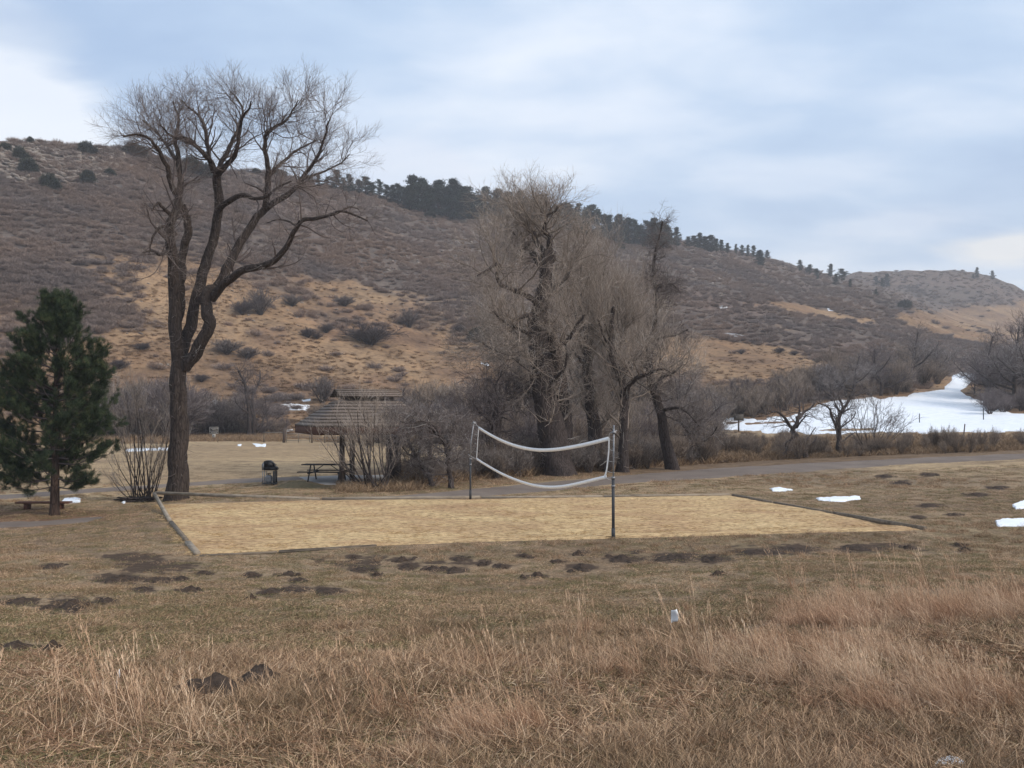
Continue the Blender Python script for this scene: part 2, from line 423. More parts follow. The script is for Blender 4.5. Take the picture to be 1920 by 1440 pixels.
tallpoly = [(-900,1400),(0,1395),(150,1390),(340,1415),(560,1420),(660,1370),(850,1300),(1000,1255),(1150,1235),(1260,1225),(1380,1185),(1480,1140),(1600,1125),(1750,1110),(1920,1085),(2500,1050),(2500,1300),(1920,1340),(1500,1370),(1100,1390),(850,1420),(700,1520),(-900,1800)]
dirtspots = []
def add_spots():
    pts = [(40,1128,45,9),(130,1135,55,16),(95,1062,26,6),(200,1127,28,7),(262,1105,32,7),(225,1085,60,10),(290,1062,80,12),(355,1107,32,6),(250,1045,70,8),(300,1088,30,6),(340,1085,20,5),(380,1075,22,5),
           (470,1078,24,6),(505,1111,28,8),(472,1123,16,4),(545,1105,45,7),(615,1109,36,9),(560,1088,24,5),(540,1077,30,4),(662,1045,18,5),(680,1067,34,8),(705,1078,18,6),(755,1050,30,5),(765,1062,24,7),(810,1067,24,6),(850,1069,30,6),(862,1048,26,6),
           (905,1058,18,4),(940,1062,20,5),(985,1043,24,4),(980,1082,12,5),(1010,1080,26,4),(1045,1053,22,3),(1090,1064,34,7),(1085,1039,18,3),(1170,1048,46,8),(1270,1045,50,10),(1340,1048,40,8),(1420,1035,60,8),(1490,1030,50,9),(1610,1028,50,7),(1705,1028,18,4),(1800,1022,18,4),
           (1810,1031,16,5),(1345,1077,20,4),(1720,970,16,4),(1790,965,22,3),(1830,928,26,4),(1870,915,24,4),(1740,890,20,4),(1690,905,22,5),(1660,893,20,4),(1745,948,30,4),(30,1215,60,8),(100,1218,30,5),(420,1262,14,4)]
    return pts
spots = add_spots()
def dirtband(px, py):
    return ss(24, 5, np.abs(py-(1072-.026*px)))*ss(150, 260, px)*ss(1900, 1650, px)*ss(-.05, .25, fbm(px*.02, py*.09, 4, 73))
def groundcol(x, y):
    z = H(x, y); px, py = proj(x, y, z)
    s, t, F, R = hill_s(x, y)
    n1 = fbm(x*.35, y*.35, 4, 61); n2 = fbm(x*.09, y*.12, 3, 63); n3 = fbm(x*1.3, y*1.3, 3, 66)
    col = lerp((.205,.146,.096), (.285,.210,.137), ss(-.4, .4, n1))                    # lawn
    col = lerp(col, (.135,.122,.066), ss(.05, .5, n2+.35*n3)*.4)                       # greener spots
    tall = ss(-30, 25, polyd(px, py, tallpoly))
    col = lerp(col, (.155,.105,.072), tall*.8)
    # dirt thrown up
    dd = np.zeros(np.shape(x))
    m = (y < 60)&(y > 6)
    if m.any():
        pxm, pym = px[m], py[m]; q = np.zeros(pxm.shape)
        for a, b, rx, ry in spots:
            r = np.hypot((pxm-a)/rx, (pym-b)/(ry*1.15)); q = np.maximum(q, ss(1.35, .6, r+.5*fbm(pxm*.06, pym*.25, 3, 71)))
        band = ss(26, 5, np.abs(pym-(1075-.028*pxm)))*ss(150, 260, pxm)*ss(1900, 1650, pxm)*ss(-.05, .25, fbm(pxm*.02, pym*.09, 4, 73))
        dd[m] = np.maximum(q, band*.9)
    # left bare reddish soil under the pine
    pr = polyd(px, py, [(-900,975),(-900,945),(0,955),(90,952),(200,962),(260,968),(120,985),(0,985)])
    col = lerp(col, (.16,.085,.052), ss(-12, 6, pr+6*n1)*.75*(y < 60))
    # field beyond the court
    fld = ss(34, 42, y)*(1-ss(.0, .03, s))
    fc = lerp((.31,.225,.140), (.40,.295,.18), ss(-.35, .35, fbm(x*.05, y*.16, 3, 81)))
    fc = lerp(fc, (.235,.175,.118), ss(0, 12, x-.05*y)*ss(-.4, .3, n2)*.8+.2*ss(0, 12, x))
    fc = lerp(fc, (.20,.145,.10), ss(.25, .6, fbm(x*.12, y*.5, 3, 83))*.6)
    col = lerp(col, fc, fld)
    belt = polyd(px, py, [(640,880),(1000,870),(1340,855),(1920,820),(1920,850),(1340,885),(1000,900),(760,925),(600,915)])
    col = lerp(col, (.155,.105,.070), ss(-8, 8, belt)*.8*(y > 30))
    # hillside
    g = grassiness(px, py, x, y)
    hs = ss(0, .03, s)
    gc = lerp((.228,.143,.084), (.305,.202,.120), ss(-.4, .4, fbm(x*.045, y*.05, 4, 85)))
    gc = lerp(gc, (.155,.095,.065), ss(.0, .4, fbm(x*.1+3, y*.1, 3, 87))*.6)
    sc = lerp((.128,.102,.086), (.155,.114,.094), redness(x, y))
    hc = lerp(sc, gc, g)
    rk = ss(-10, 12, polyd(px, py, [(-300,240),(300,255),(250,310),(200,345),(0,335),(-300,330)])+14*fbm(x*.1, y*.1, 3, 88))
    hc = lerp(hc, (.20,.175,.155), rk*.7)
    pale = ss(1200, 1650, px)*ss(560, 660, py*0+y)*0
    col = lerp(col, hc, hs)
    return col*1.0, dd

def build_terrain():
    fine = np.radians(np.concatenate([np.linspace(-180, -58, 40), np.linspace(-55, -34, 90), np.linspace(-33.8, 33.8, 620), np.linspace(34, 55, 90), np.linspace(58, 180, 40)]))
    rows = np.concatenate([[.02, .8, 1.6, 2.4, 3.2], np.exp(np.linspace(math.log(4), math.log(60), 330)), np.exp(np.linspace(math.log(60.6), math.log(1000), 330)), [1100, 1300, 1700, 2400, 3500]])
    A, Rr = np.meshgrid(fine, rows, indexing='ij')
    x = Rr*np.sin(A); y = Rr*np.cos(A)
    wt = ss(1.15, .85, np.abs(A))
    zf = H(x, np.maximum(y, -30)); zb = near_h(x, np.clip(y, -20, 40))*ss(60, 20, Rr)
    z = zf*wt+zb*(1-wt)
    z = np.where(Rr > 1050, z*np.clip(1-(Rr-1050)/400, 0, 1)-2, z)
    na, nr = A.shape
    i = np.arange(na-1)[:, None]*nr+np.arange(nr-1)[None, :]
    Q = np.stack([i, i+1, i+nr+1, i+nr], -1).reshape(-1, 4)[:, ::-1]
    X, Y, Z = x.ravel(), y.ravel(), z.ravel()
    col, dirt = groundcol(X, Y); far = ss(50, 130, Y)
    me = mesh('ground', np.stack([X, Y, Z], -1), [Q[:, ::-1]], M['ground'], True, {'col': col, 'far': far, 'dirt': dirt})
    tag(obj('ground', me), 'rolling ground of dry grass, lawn and brown scrubby hillside', kind='structure')
build_terrain()

def drape(name, poly, mat, off=.03, edge=6, amp=0, nf=.05, step=(2, 1), lump=0, seed=0, attrs=None, kind=None, label=None, cat=None, group=None, holes=None, ya=1.0):
    p = np.array(poly, float)
    x0, y0 = p.min(0)-6; x1, y1 = p.max(0)+6
    xs = np.arange(x0, x1+step[0], step[0]); ys = np.arange(y0, y1+step[1], step[1])
    PX, PY = np.meshgrid(xs, ys, indexing='ij')
    d = polyd(PX, PY*1.0, poly)
    if amp: d = d+amp*fbm(PX*nf+seed*3.3, PY*nf*3.2*ya+seed, 4, 101+seed)
    if holes is not None: d = np.minimum(d, holes(PX, PY))
    keep = d > -1.0
    need = keep.copy(); need[:-1] |= keep[1:]; need[1:] |= keep[:-1]; need[:, :-1] |= keep[:, 1:]; need[:, 1:] |= keep[:, :-1]
    idx = -np.ones(PX.shape, int); W = unproj(PX[need], PY[need])
    good = np.isfinite(W[:, 1])
    ii = np.argwhere(need)[good]; W = W[good]
    idx[ii[:, 0], ii[:, 1]] = np.arange(len(W))
    dd = d[ii[:, 0], ii[:, 1]]
    k = np.clip((dd+.6)/edge, 0, 1)
    W[:, 2] += -.03+(off+.03)*np.sqrt(k)+(lump*fbm(W[:, 0]*2.3, W[:, 1]*2.3, 3, 7)*k if lump else 0)
    a, b, c, e = idx[:-1, :-1], idx[1:, :-1], idx[1:, 1:], idx[:-1, 1:]
    kk = keep[:-1, :-1]|keep[1:, :-1]|keep[1:, 1:]|keep[:-1, 1:]
    ok = kk&(a >= 0)&(b >= 0)&(c >= 0)&(e >= 0)
    Q = np.stack([a[ok], e[ok], c[ok], b[ok]], -1)
    # drop quads that jump across a crest
    dy = W[Q][:, :, 1]; Q = Q[(dy.max(1)-dy.min(1)) < .25*dy.mean(1)]
    o = obj(name, mesh(name, W, [Q], mat, True))
    return tag(o, label, cat, group, kind)

# ------------------------------------------------------------------ court, paths
COURT = [(290,946),(600,938),(900,935.5),(1200,931),(1368,929),(1500,952),(1620,974),(1730,994),(1450,1001),(1150,1010),(900,1016),(700,1024),(500,1036),(368,1042),(352,1020),(320,980)]
drape('sand_court', COURT, M['sand'], .035, 3, 1.2, .05, (2, 1), .02, 1, kind='structure', label='straw coloured sand of the volleyball court')
PATHR = [(640,936),(780,927),(880,917),(1000,906),(1150,893),(1300,881),(1500,869),(1700,859),(1920,850),(2300,832),(2300,843),(1920,861),(1700,871),(1500,885),(1300,899),(1150,908),(1000,924),(900,931),(800,934)]
drape('path', PATHR, M['path'], .03, 3, 1.5, .03, (4, 1), 0, 2, kind='structure', label='grey paved path passing behind the court')
drape('path', [(-300,948),(0,928),(200,914),(330,906),(450,897),(560,893),(580,899),(470,905),(330,913),(200,922),(0,937),(-300,956)], M['path'], .03, 3, 1, .03, (4, 1), 0, 3, kind='structure', label='pale path leading from the shelter to the left')
drape('path', [(-300,990),(0,979),(120,974),(215,966),(160,980),(60,988),(0,990),(-300,1004)], M['path'], .02, 3, 2, .03, (4, 1), 0, 4, kind='structure', label='short bit of grey path left of the court')
drape('concrete_slab', [(556,895),(640,892),(800,890),(860,893),(830,900),(760,908),(680,909),(610,909),(585,903)], M['conc'], .05, 2, 0, .03, (3, 1), 0, 5, kind='structure', label='concrete slab under the picnic shelter')
drape('path', [(840,889),(900,874),(1000,868),(1000,876),(900,886),(860,897)], M['path'], .03, 2, 1, .05, (3, 1), 0, 6, kind='structure', label='pale path crossing behind the shelter')

# ------------------------------------------------------------------ snow
big = [(1336,792),(1375,781),(1420,787),(1480,780),(1500,774),(1530,763),(1560,751),(1600,748),(1680,746),(1730,737),(1770,729),(1783,716),(1788,702),(1800,697),(1822,697),(1838,707),(1812,722),(1800,734),(1812,745),(1842,753),(1880,760),(1930,768),(2000,775),(2000,810),(1920,809),(1800,811),(1700,811),(1600,812),(1560,813),(1500,811),(1440,810),(1400,806),(1345,803)]
def bighole(PX, PY):
    h = polyd(PX, PY, [(1395,793),(1490,788),(1492,792),(1400,797)])
    h = np.maximum(h, polyd(PX, PY, [(1360,791),(1395,789),(1380,795),(1362,796)]))
    h = np.maximum(h, polyd(PX, PY, [(1530,807),(1570,803),(1640,803),(1640,807),(1560,809)]))
    h = np.maximum(h, polyd(PX, PY, [(1885,768),(1925,760),(1960,772),(1930,776),(1895,775)]))
    return -h+1.5*fbm(PX*.1, PY*.4, 3, 5)
drape('snow', big, M['snow'], .12, 5, 5, .05, (2, 1), .03, 11, kind='stuff', label='large snow patch lying at the foot of the hill on the right', holes=bighole)
SN = [([(508,768),(514,761),(530,758),(552,757),(580,760),(583,763),(575,769),(545,769),(518,771)], 'snow patch at the hill foot left of the shelter roof'),
      ([(397,752),(404,749),(412,754),(418,759),(410,762),(402,757)], 'small slanting snow patch right of the big bare trunk'),
      ([(520,742),(534,740),(534,744),(521,745)], 'tiny snow sliver above the patch by the shelter roof'),
      ([(411,766),(418,766),(418,770),(411,770)], 'speck of snow under the slanting snow patch'),
      ([(566,750),(582,748),(582,752),(568,753)], 'little strip of snow beside a grey bush near the shelter roof'),
      ([(474,832),(498,833),(498,837),(480,837)], 'strip of snow in front of the sign and cattle gate'),
      ([(446,833),(452,833),(452,836),(446,836)], 'speck of snow left of the strip by the gate'),
      ([(236,842),(300,840),(330,840),(330,843),(236,846)], 'thin line of snow behind the vase shaped shrub'),
      ([(900,678),(908,679),(918,684),(914,686),(903,682)], 'small snow streak on the hillside right of the juniper'),
      ([(534,806),(548,804),(550,807),(536,809)], 'snow beside the cattle gate post'),
      ([(1443,916),(1462,914),(1486,919),(1465,921),(1448,921)], 'small snow patch beyond the far right corner of the court'),
      ([(1528,934),(1560,932),(1612,931),(1614,936),(1580,941),(1535,938)], 'long snow patch right of the court'),
      ([(1866,978),(1880,974),(1930,973),(1960,980),(1920,987),(1870,987)], 'snow patch at the right edge of the lawn'),
      ([(1898,947),(1920,939),(1960,938),(1960,950),(1905,955)], 'upper snow patch at the right edge of the lawn'),
      ([(1355,626),(1370,624),(1400,630),(1396,634),(1370,629)], 'snow streak on the hill above the tan slope'),
      ([(1348,574),(1362,573),(1362,580),(1350,579)], 'snow speck high on the hill right of the tree clump'),
      ([(1552,579),(1566,581),(1565,584),(1553,583)], 'snow speck on the far tan stripe of the hill'),
      ([(1336,784),(1344,783),(1344,787),(1337,787)], 'snow speck by the brown sign'),
      ([(1308,818),(1342,816),(1346,820),(1312,822)], 'snow strip behind the gnarled tree by the path'),
      ([(1760,1436),(1780,1431),(1800,1434),(1812,1445),(1750,1450)], 'snow remnant at the bottom edge of the meadow'),
      ([(116,940),(122,934),(140,933),(152,936),(150,943),(126,944)], 'melting snow beside the low red bench'),
      ([(228,942),(242,936),(244,939),(232,944)], 'scrap of white debris beside the stump of the vase shaped shrub')]  # last entry is white debris, built with the snow sheet and material
for k, (p, l) in enumerate(SN):
    drape('snow', p, M['snow'], .05, 2, 1.6, .15, (1, .5), 0, 20+k, kind='stuff', label=l)
# ------------------------------------------------------------------ ribbons (blades, thin leaves, scrub twigs)
def blades(B, D, L, W, bend, seg=3, side=None):
    n = len(B); u = np.linspace(0, 1, seg+1)
    D = nrm(D); L = np.broadcast_to(L, (n,)); W = np.broadcast_to(W, (n,))
    P = B[:, None]+D[:, None]*(L[:, None]*u)[..., None]+bend[:, None]*(L[:, None]*u**2)[..., None]
    if side is None: side = nrm(np.cross(D, nrm(rng.normal(size=(n, 3)))))
    w = (W[:, None]*(1-u**2*.85)/2)[..., None]*side[:, None]
    V = np.stack([P-w, P+w], 2).reshape(-1, 3)
    b = (np.arange(n)*(seg+1)*2)[:, None]+(np.arange(seg)*2)[None]
    Q = np.stack([b, b+1, b+3, b+2], -1).reshape(-1, 4)
    return V, Q, (seg+1)*2
def cat(parts):
    V = []; Q = []; c = []; n = 0
    for v, q, cc in parts:
        V.append(v); Q.append(q+n); c.append(cc); n += len(v)
    return np.concatenate(V), np.concatenate(Q), np.concatenate(c)
def sph(n, up=0):
    v = rng.normal(size=(n, 3)); v[:, 2] += up; return nrm(v)

# ------------------------------------------------------------------ branching
def grow(P, R, n, t0, ang, L, up, gn, Np=5, rk=.6, rmin=.004, taper=.35, w=None, rmax=1, out=0):
    M_, N_, _ = P.shape
    ln = np.linalg.norm(np.diff(P, axis=1), axis=2).sum(1)
    wt = ln if w is None else ln*w
    i = rng.choice(M_, n, p=wt/wt.sum())
    t = t0+(1-t0)*rng.random(n)**.85
    f = t*(N_-1); k = np.minimum(f.astype(int), N_-2); f = (f-k)[:, None]
    pos = P[i, k]*(1-f)+P[i, k+1]*f; T = nrm(P[i, k+1]-P[i, k]); r = R[i, k]*(1-f[:, 0])+R[i, k+1]*f[:, 0]
    a = np.radians(rng.uniform(ang[0], ang[1], n)); pp = nrm(np.cross(T, sph(n)))
    d = nrm(np.cos(a)[:, None]*T+np.sin(a)[:, None]*pp+np.array([0, 0, up*.6]))
    Ls = L[0]+(L[1]-L[0])*rng.random(n); Ls = Ls*(1.15-.5*t)
    r0 = np.clip(r*rk*rng.uniform(.6, 1, n), rmin, rmax)
    Q = np.zeros((n, Np, 3)); Q[:, 0] = pos; st_ = (Ls/(Np-1))[:, None]
    for j in range(1, Np):
        d = nrm(d+np.array([0, 0, up])*.5+gn*rng.normal(size=(n, 3)))
        Q[:, j] = Q[:, j-1]+d*st_
    RR = r0[:, None]*np.linspace(1, taper, Np)[None]
    return Q, np.maximum(RR, rmin*.6)
def cmesh(name, levels, mat, loc, ks=(5, 3, 3, 3, 3), cs=None):
    parts = []
    for j, (P, R) in enumerate(levels):
        k = ks[min(j, len(ks)-1)]
        V, Q = tubes(P, R, k)
        lo, hi = (cs[j] if cs else ((0, .35), (0, .6), (.1, .9), (.2, 1), (.2, 1))[min(j, 4)])
        c = np.repeat(lo+(hi-lo)*rng.random(len(P))**1.4, P.shape[1]*k)
        parts.append((V, Q, c))
    V, Q, c = cat(parts)
    return mesh(name, V-np.array(loc), [Q], mat, True, {'c': c})
def tree(name, label, catg, base, D, limbs, lv, bmat, tmat, group=None, k=14, NP=40, wcut=None, extra=None, rough=.16, cs=None, yjit=.5):
    """limbs: (points (px,py[,dy]), r0px, r1px) traced on the tree's own depth; lv: list of grow kwargs"""
    loc = G(*base) if D is None else at(base[0], base[1], D)
    D = loc[1]
    root = empty(name, loc, label, catg, group)
    LP = []; LR = []
    for pts, r0, r1 in limbs:
        p3 = []
        for q in pts:
            dy = q[2] if len(q) > 2 else 0
            p3.append(at(q[0], q[1], D+dy))
        p = resample(p3, NP); s = np.linspace(0, 1, NP)
        p += (fbm(s*9+r0*7+pts[0][0], s*0+3, 3, 4)*.12*min(1, r0/8))[:, None]*np.array([1, .6, .2])*ss(0, .15, s)[:, None]
        LP.append(p); LR.append((r0+(r1-r0)*s)*D/FPX)
    LP = np.array(LP); LR = np.array(LR)
    LP[0][0, 2] = min(LP[0][0, 2], loc[2]-.15)
    fl = np.linspace(0, 1, NP); LR[0] = LR[0]*(1+.5*np.exp(-fl*14))
    V, Q = tubes(LP, LR, k, ref=None, rough=rough)
    obj('trunk', mesh('trunk', V-loc, [Q], bmat, True), root)
    lev = []; Pp, Rp = LP, LR; hist = [(LP, LR)]
    for j, g in enumerate(lv):
        g = dict(g); src = g.pop('src', None)
        if src is None: src = hist[-1]
        elif isinstance(src, int): src = hist[src]
        if j == 0 and wcut is not None: g['w'] = np.array(wcut, float)
        r = grow(src[0], src[1], **g); lev.append(r); hist.append(r)
    obj('crown', cmesh('crown', lev, tmat, loc, cs=cs), root)
    return root, hist

# hero tree
limbs = [
 ([(331,942),(333,900),(336,850),(336,800),(335,750),(336,700),(334,660),(328,620),(326,580),(327,530)], 18, 11),
 ([(336,690,.1),(345,655,.2),(356,620,.3),(366,580,.4),(374,545,.5),(384,505,.7),(395,465,.8),(402,425,.9),(409,390,1.0),(408,350,1.1),(404,318,1.2)], 11, 8),
 ([(346,690,0),(366,660,-.2),(386,630,-.4),(391,600,-.5),(383,570,-.4),(388,545,-.2),(398,545,.3)], 11.5, 9.5),
 ([(327,535,.0),(322,490,-.2),(318,455,-.4),(320,425,-.6),(333,395,-.5),(337,365,-.3),(335,330,-.1),(330,290,0),(328,262,.1),(332,225,.3),(326,190,.4)], 11, 1.2),
 ([(333,600,.3),(340,560,.5),(338,500,.6),(345,465,.6),(352,435,.5),(346,405,.4),(338,385,.2)], 9, 7),
 ([(334,372,-.3),(322,345,-.6),(317,322,-.9),(308,300,-1.2),(296,277,-1.5),(280,260,-1.8),(255,252,-2),(230,256,-2.2)], 5.5, 1.5),
 ([(332,300,0),(320,285,.5),(305,262,1.0),(290,245,1.5),(268,225,2)], 3.5, 1.2),
 ([(404,320,1.2),(393,303,1.0),(378,284,.6),(362,266,.3),(345,258,0),(325,256,-.4),(300,235,-1)], 5.5, 1.2),
 ([(400,322,1.2),(393,300,1.3),(390,272,1.5),(386,245,1.6),(376,222,1.8),(364,208,2),(350,200,2.2),(338,188,2.4)], 5, 1.2),
 ([(406,325,1.2),(416,305,1.6),(428,283,2),(440,258,2.2),(452,232,2.3),(455,205,2.3),(450,192,2.2),(442,180,2.2),(434,172,2.3)], 5.5, 1.2),
 ([(406,330,1.0),(424,312,.6),(440,292,.2),(448,268,-.1),(452,240,-.3),(458,215,-.6),(468,204,-.8),(472,190,-1)], 6, 1.3),
 ([(412,390,.9),(432,376,.3),(455,366,-.2),(478,372,-.6),(500,368,-.9),(520,352,-1.2),(545,340,-1.6)], 6, 1.5),
 ([(396,556,.2),(415,522,.3),(431,492,.5),(446,465,.8),(461,440,1),(480,412,1.2),(497,392,1.4),(500,365,1.4),(500,340,1.5),(504,318,1.5)], 10, 5),
 ([(504,325,1.5),(501,298,1.3),(495,275,1.1),(500,255,1),(515,238,.9),(535,226,.7),(550,205,.5),(558,188,.4)], 5, 1.1),
 ([(503,332,1.5),(518,316,1.9),(534,300,2.2),(552,285,2.5),(575,272,2.9),(598,262,3.2)], 4, 1.0),
 ([(493,396,1.4),(515,380,1.3),(540,365,1.1),(560,345,.8),(578,322,.5),(590,300,.2),(602,272,0),(612,245,-.2),(618,220,-.4)], 6.5, 1.1),
 ([(568,336,.6),(590,328,.9),(615,318,1.3),(640,305,1.6),(655,290,1.8)], 2.6, .9),
 ([(397,560,-.2),(420,533,-.6),(443,514,-1),(465,504,-1.4),(490,499,-1.8),(515,488,-2.2),(532,470,-2.5),(545,450,-2.7),(557,430,-2.9),(568,413,-3.1),(590,410,-3.3),(615,404,-3.6),(640,396,-3.9),(665,405,-4.2),(688,414,-4.4)], 8.5, 1.2),
 ([(617,404,-3.6),(635,398,-3.2),(655,388,-2.8),(672,392,-2.5)], 2.5, .9),
 ([(560,425,-2.9),(540,415,-2.4),(520,412,-2),(500,418,-1.6)], 2.2, .9),
 ([(318,470,-.4),(300,478,-1),(285,470,-1.5),(268,474,-2)], 3, 1),
 ([(325,410,-.5),(308,392,-1),(296,380,-1.4),(285,395,-1.7)], 4, 1.2),
 ([(330,440,-.4),(312,425,-.9),(295,430,-1.3),(285,450,-1.5),(280,475,-1.6)], 3.5, 1),
]
lw = [0, .0, .0, .6, .15, 1.8, 1.8, 1.8, 1.8, 1.8, 1.8, .9, .3, 2, 2, 1.7, 2, .35, 1.2, .8, .9, .9, 1]
hero, hh = tree('cottonwood_tree', 'tall bare cottonwood with a forked grey trunk and fine twiggy crown beside the court', 'tree', (331,938), None, limbs,
  [dict(n=250, t0=.12, ang=(30,75), L=(.8,1.95), up=.12, gn=.17, Np=7, rk=.5, rmin=.013, rmax=.06),
   dict(n=900, t0=.12, ang=(25,60), L=(.5,1.4), up=.14, gn=.15, Np=6, rk=.55, rmin=.008),
   dict(n=5200, t0=.15, ang=(18,55), L=(.35,.95), up=.15, gn=.14, Np=4, rk=.6, rmin=.0042),
   dict(n=14000, t0=.1, ang=(15,50), L=(.25,.6), up=.12, gn=.12, Np=3, rk=.6, rmin=.003),
   dict(n=2600, t0=.0, ang=(40,110), L=(.2,1.2), up=-.03, gn=.3, Np=5, rk=.05, rmin=.005, rmax=.008, src=0)],
  M['bark'], M['twig'], wcut=lw, k=24, NP=70, rough=.15)

# the trees in the middle
def lv(n1, n2, n3, n4, L1=(1.2,2.8), L2=(.6,1.6), L3=(.4,1.0), up=.15, gn=.2, ep=600, L4=(.25,.6)):
    return [dict(n=n1, t0=.15, ang=(30,85), L=L1, up=up, gn=gn, Np=7, rk=.5, rmin=.016, rmax=.07),
            dict(n=n2, t0=.1, ang=(25,70), L=L2, up=up, gn=gn, Np=6, rk=.55, rmin=.010),
            dict(n=n3, t0=.1, ang=(20,60), L=L3, up=up, gn=gn*.8, Np=4, rk=.6, rmin=.006),
            dict(n=n4, t0=.1, ang=(15,55), L=L4, up=up, gn=gn*.8, Np=3, rk=.6, rmin=.0045),
            dict(n=ep, t0=.0, ang=(40,120), L=(.3,1.5), up=0, gn=.35, Np=6, rk=.05, rmin=.008, rmax=.013, src=0)]
GRP = 'old bare trees in the clump behind the net'
tree('cottonwood_tree', 'massive old bare tree with thick gnarled trunk behind the middle of the net', 'tree', (1042,890), None, [
  ([(1046,893),(1040,850),(1034,810),(1026,770),(1019,720),(1014,670),(1010,620),(1012,575),(1020,540),(1025,500),(1027,470)], 27, 11),
  ([(1052,880,.6),(1058,830,.8),(1058,780,1),(1050,730,1),(1046,690,1),(1040,650,.8),(1030,600,.5)], 16, 10),
  ([(1022,515,.5),(995,475,1.2),(970,445,1.8),(950,425,2.2),(932,405,2.6)], 4, 1),
  ([(1012,620,.5),(985,655,1.2),(955,665,1.8),(925,655,2.2),(900,640,2.6)], 4, 1),
  ([(1008,568,-.3),(985,552,-.8),(960,543,-1.2),(938,532,-1.6),(931,515,-1.8),(934,495,-2),(915,505,-2.4),(895,517,-2.8)], 6, 1.2),
  ([(1006,590,-.3),(985,592,-.9),(965,600,-1.4),(948,612,-2)], 5, 1.5),
  ([(1026,490,0),(1012,462,.3),(1000,440,.5),(988,425,.8),(978,405,1),(974,392,1),(967,380,1)], 7, 1.2),
  ([(1027,480,0),(1032,450,-.2),(1022,430,-.4),(1028,405,-.6),(1041,396,-.8),(1046,386,-1)], 7, 1.2),
  ([(1024,500,0),(1008,480,.8),(990,468,1.2),(972,470,1.6),(965,490,1.8)], 4, 1.2),
  ([(1016,560,0),(1040,540,.6),(1062,520,1),(1075,495,1.4),(1082,470,1.6)], 5, 1.2),
  ([(1014,640,0),(990,625,-.8),(965,612,-1.4),(940,600,-2),(918,575,-2.5)], 4.5, 1),
  ([(1036,660,0),(1065,635,-.8),(1085,605,-1.2),(1096,590,-1.5)], 5, 2),
  ([(1030,720,0),(1058,690,-1),(1062,650,-1.4),(1052,640,-1.5)], 4, 1.2),
  ([(1030,640,.5),(1010,700,-1.2),(985,690,-1.6),(960,670,-2)], 3, 1)],
  lv(240, 1700, 7500, 12000, L1=(1.2,3.4), L2=(.7,1.9), up=.14, gn=.2, ep=900), M['bark_dark'], M['twig_brown'], GRP, wcut=[.25,.2,1.2,1.2,1,1,1.6,1.6,1.3,1.2,.8,.9,.7,.7], k=18, NP=60, rough=.35)
tree('cottonwood_tree', 'straight bare trunk standing just right of the massive tree with brown upswept twigs', 'tree', (1115,880), None, [
  ([(1118,884),(1116,830),(1112,780),(1104,730),(1101,680),(1102,640),(1096,600),(1090,560),(1085,520)], 14, 4),
  ([(1102,650,0),(1112,610,.8),(1122,570,1.4),(1128,530,1.8),(1130,490,2)], 7, 1.5),
  ([(1100,620,0),(1080,590,.8),(1070,555,1.2),(1072,515,1.5)], 5, 1.2),
  ([(1104,700,0),(1085,670,-.8),(1072,655,-1.5)], 4, 1.2)],
  lv(80, 550, 2800, 4200, L1=(1.6,3.2), L2=(.9,2.0), L3=(.6,1.5), up=.30, gn=.18, L4=(.4,.9)), M['bark_dark'], M['twig_brown'], GRP, wcut=[.7,1.5,1.3,.6], k=14, NP=50, rough=.3)
tree('cottonwood_tree', 'bare tree with several dark ascending forks behind the near net post', 'tree', (1168,885), None, [
  ([(1167,888),(1170,840),(1171,800),(1173,760),(1168,725),(1158,700),(1148,670),(1143,640),(1145,600),(1150,575)], 10, 3.5),
  ([(1150,672,0),(1163,645,.6),(1171,620,1),(1173,590,1.3),(1176,560,1.5)], 5, 1.5),
  ([(1173,750,0),(1180,722,-.6),(1195,708,-1.2),(1218,700,-1.8),(1240,692,-2.3),(1262,700,-2.8)], 6, 1.2),
  ([(1160,704,0),(1180,680,.8),(1200,655,1.2),(1215,630,1.6)], 4, 1.2),
  ([(1146,650,0),(1130,625,-.8),(1122,600,-1.4)], 3.5, 1.2)],
  lv(90, 600, 2800, 4200, L1=(1.4,3.0), L2=(.9,2.0), L3=(.6,1.5), up=.28, gn=.18, L4=(.4,.9)), M['bark_dark'], M['twig_brown'], GRP, wcut=[.8,1.6,.9,1.4,1.2], k=12, NP=50, rough=.3)
tree('dead_tree', 'leaning dark snag with close short side twigs, rightmost tall tree of the clump', 'tree', (1262,880), None, [
  ([(1262,882),(1252,840),(1245,800),(1236,765),(1226,730),(1220,700),(1218,660),(1226,610),(1231,570),(1227,530),(1226,490),(1232,455),(1240,430),(1243,415)], 10, 1.5),
  ([(1225,730,0),(1240,708,-.8),(1262,700,-1.5),(1280,682,-2)], 4, 1),
  ([(1222,640,0),(1245,632,-.8),(1268,628,-1.5),(1290,618,-2)], 3, 1),
  ([(1228,545,0),(1242,535,.5),(1258,532,.8),(1270,542,1)], 2.5, 1),
  ([(1240,770,0),(1268,765,-.6),(1290,775,-1),(1312,800,-1.4)], 3.5, 1)],
  [dict(n=260, t0=.25, ang=(50,110), L=(.5,1.5), up=-.02, gn=.3, Np=7, rk=.35, rmin=.016, rmax=.04),
   dict(n=1500, t0=.1, ang=(30,90), L=(.4,1.1), up=-.04, gn=.28, Np=6, rk=.55, rmin=.010),
   dict(n=5000, t0=.1, ang=(20,70), L=(.3,.7), up=0, gn=.2, Np=4, rk=.6, rmin=.006)], M['bark_dark'], M['twig_grey'], GRP, wcut=[1,1,1,1,1], k=12, NP=60, rough=.35)
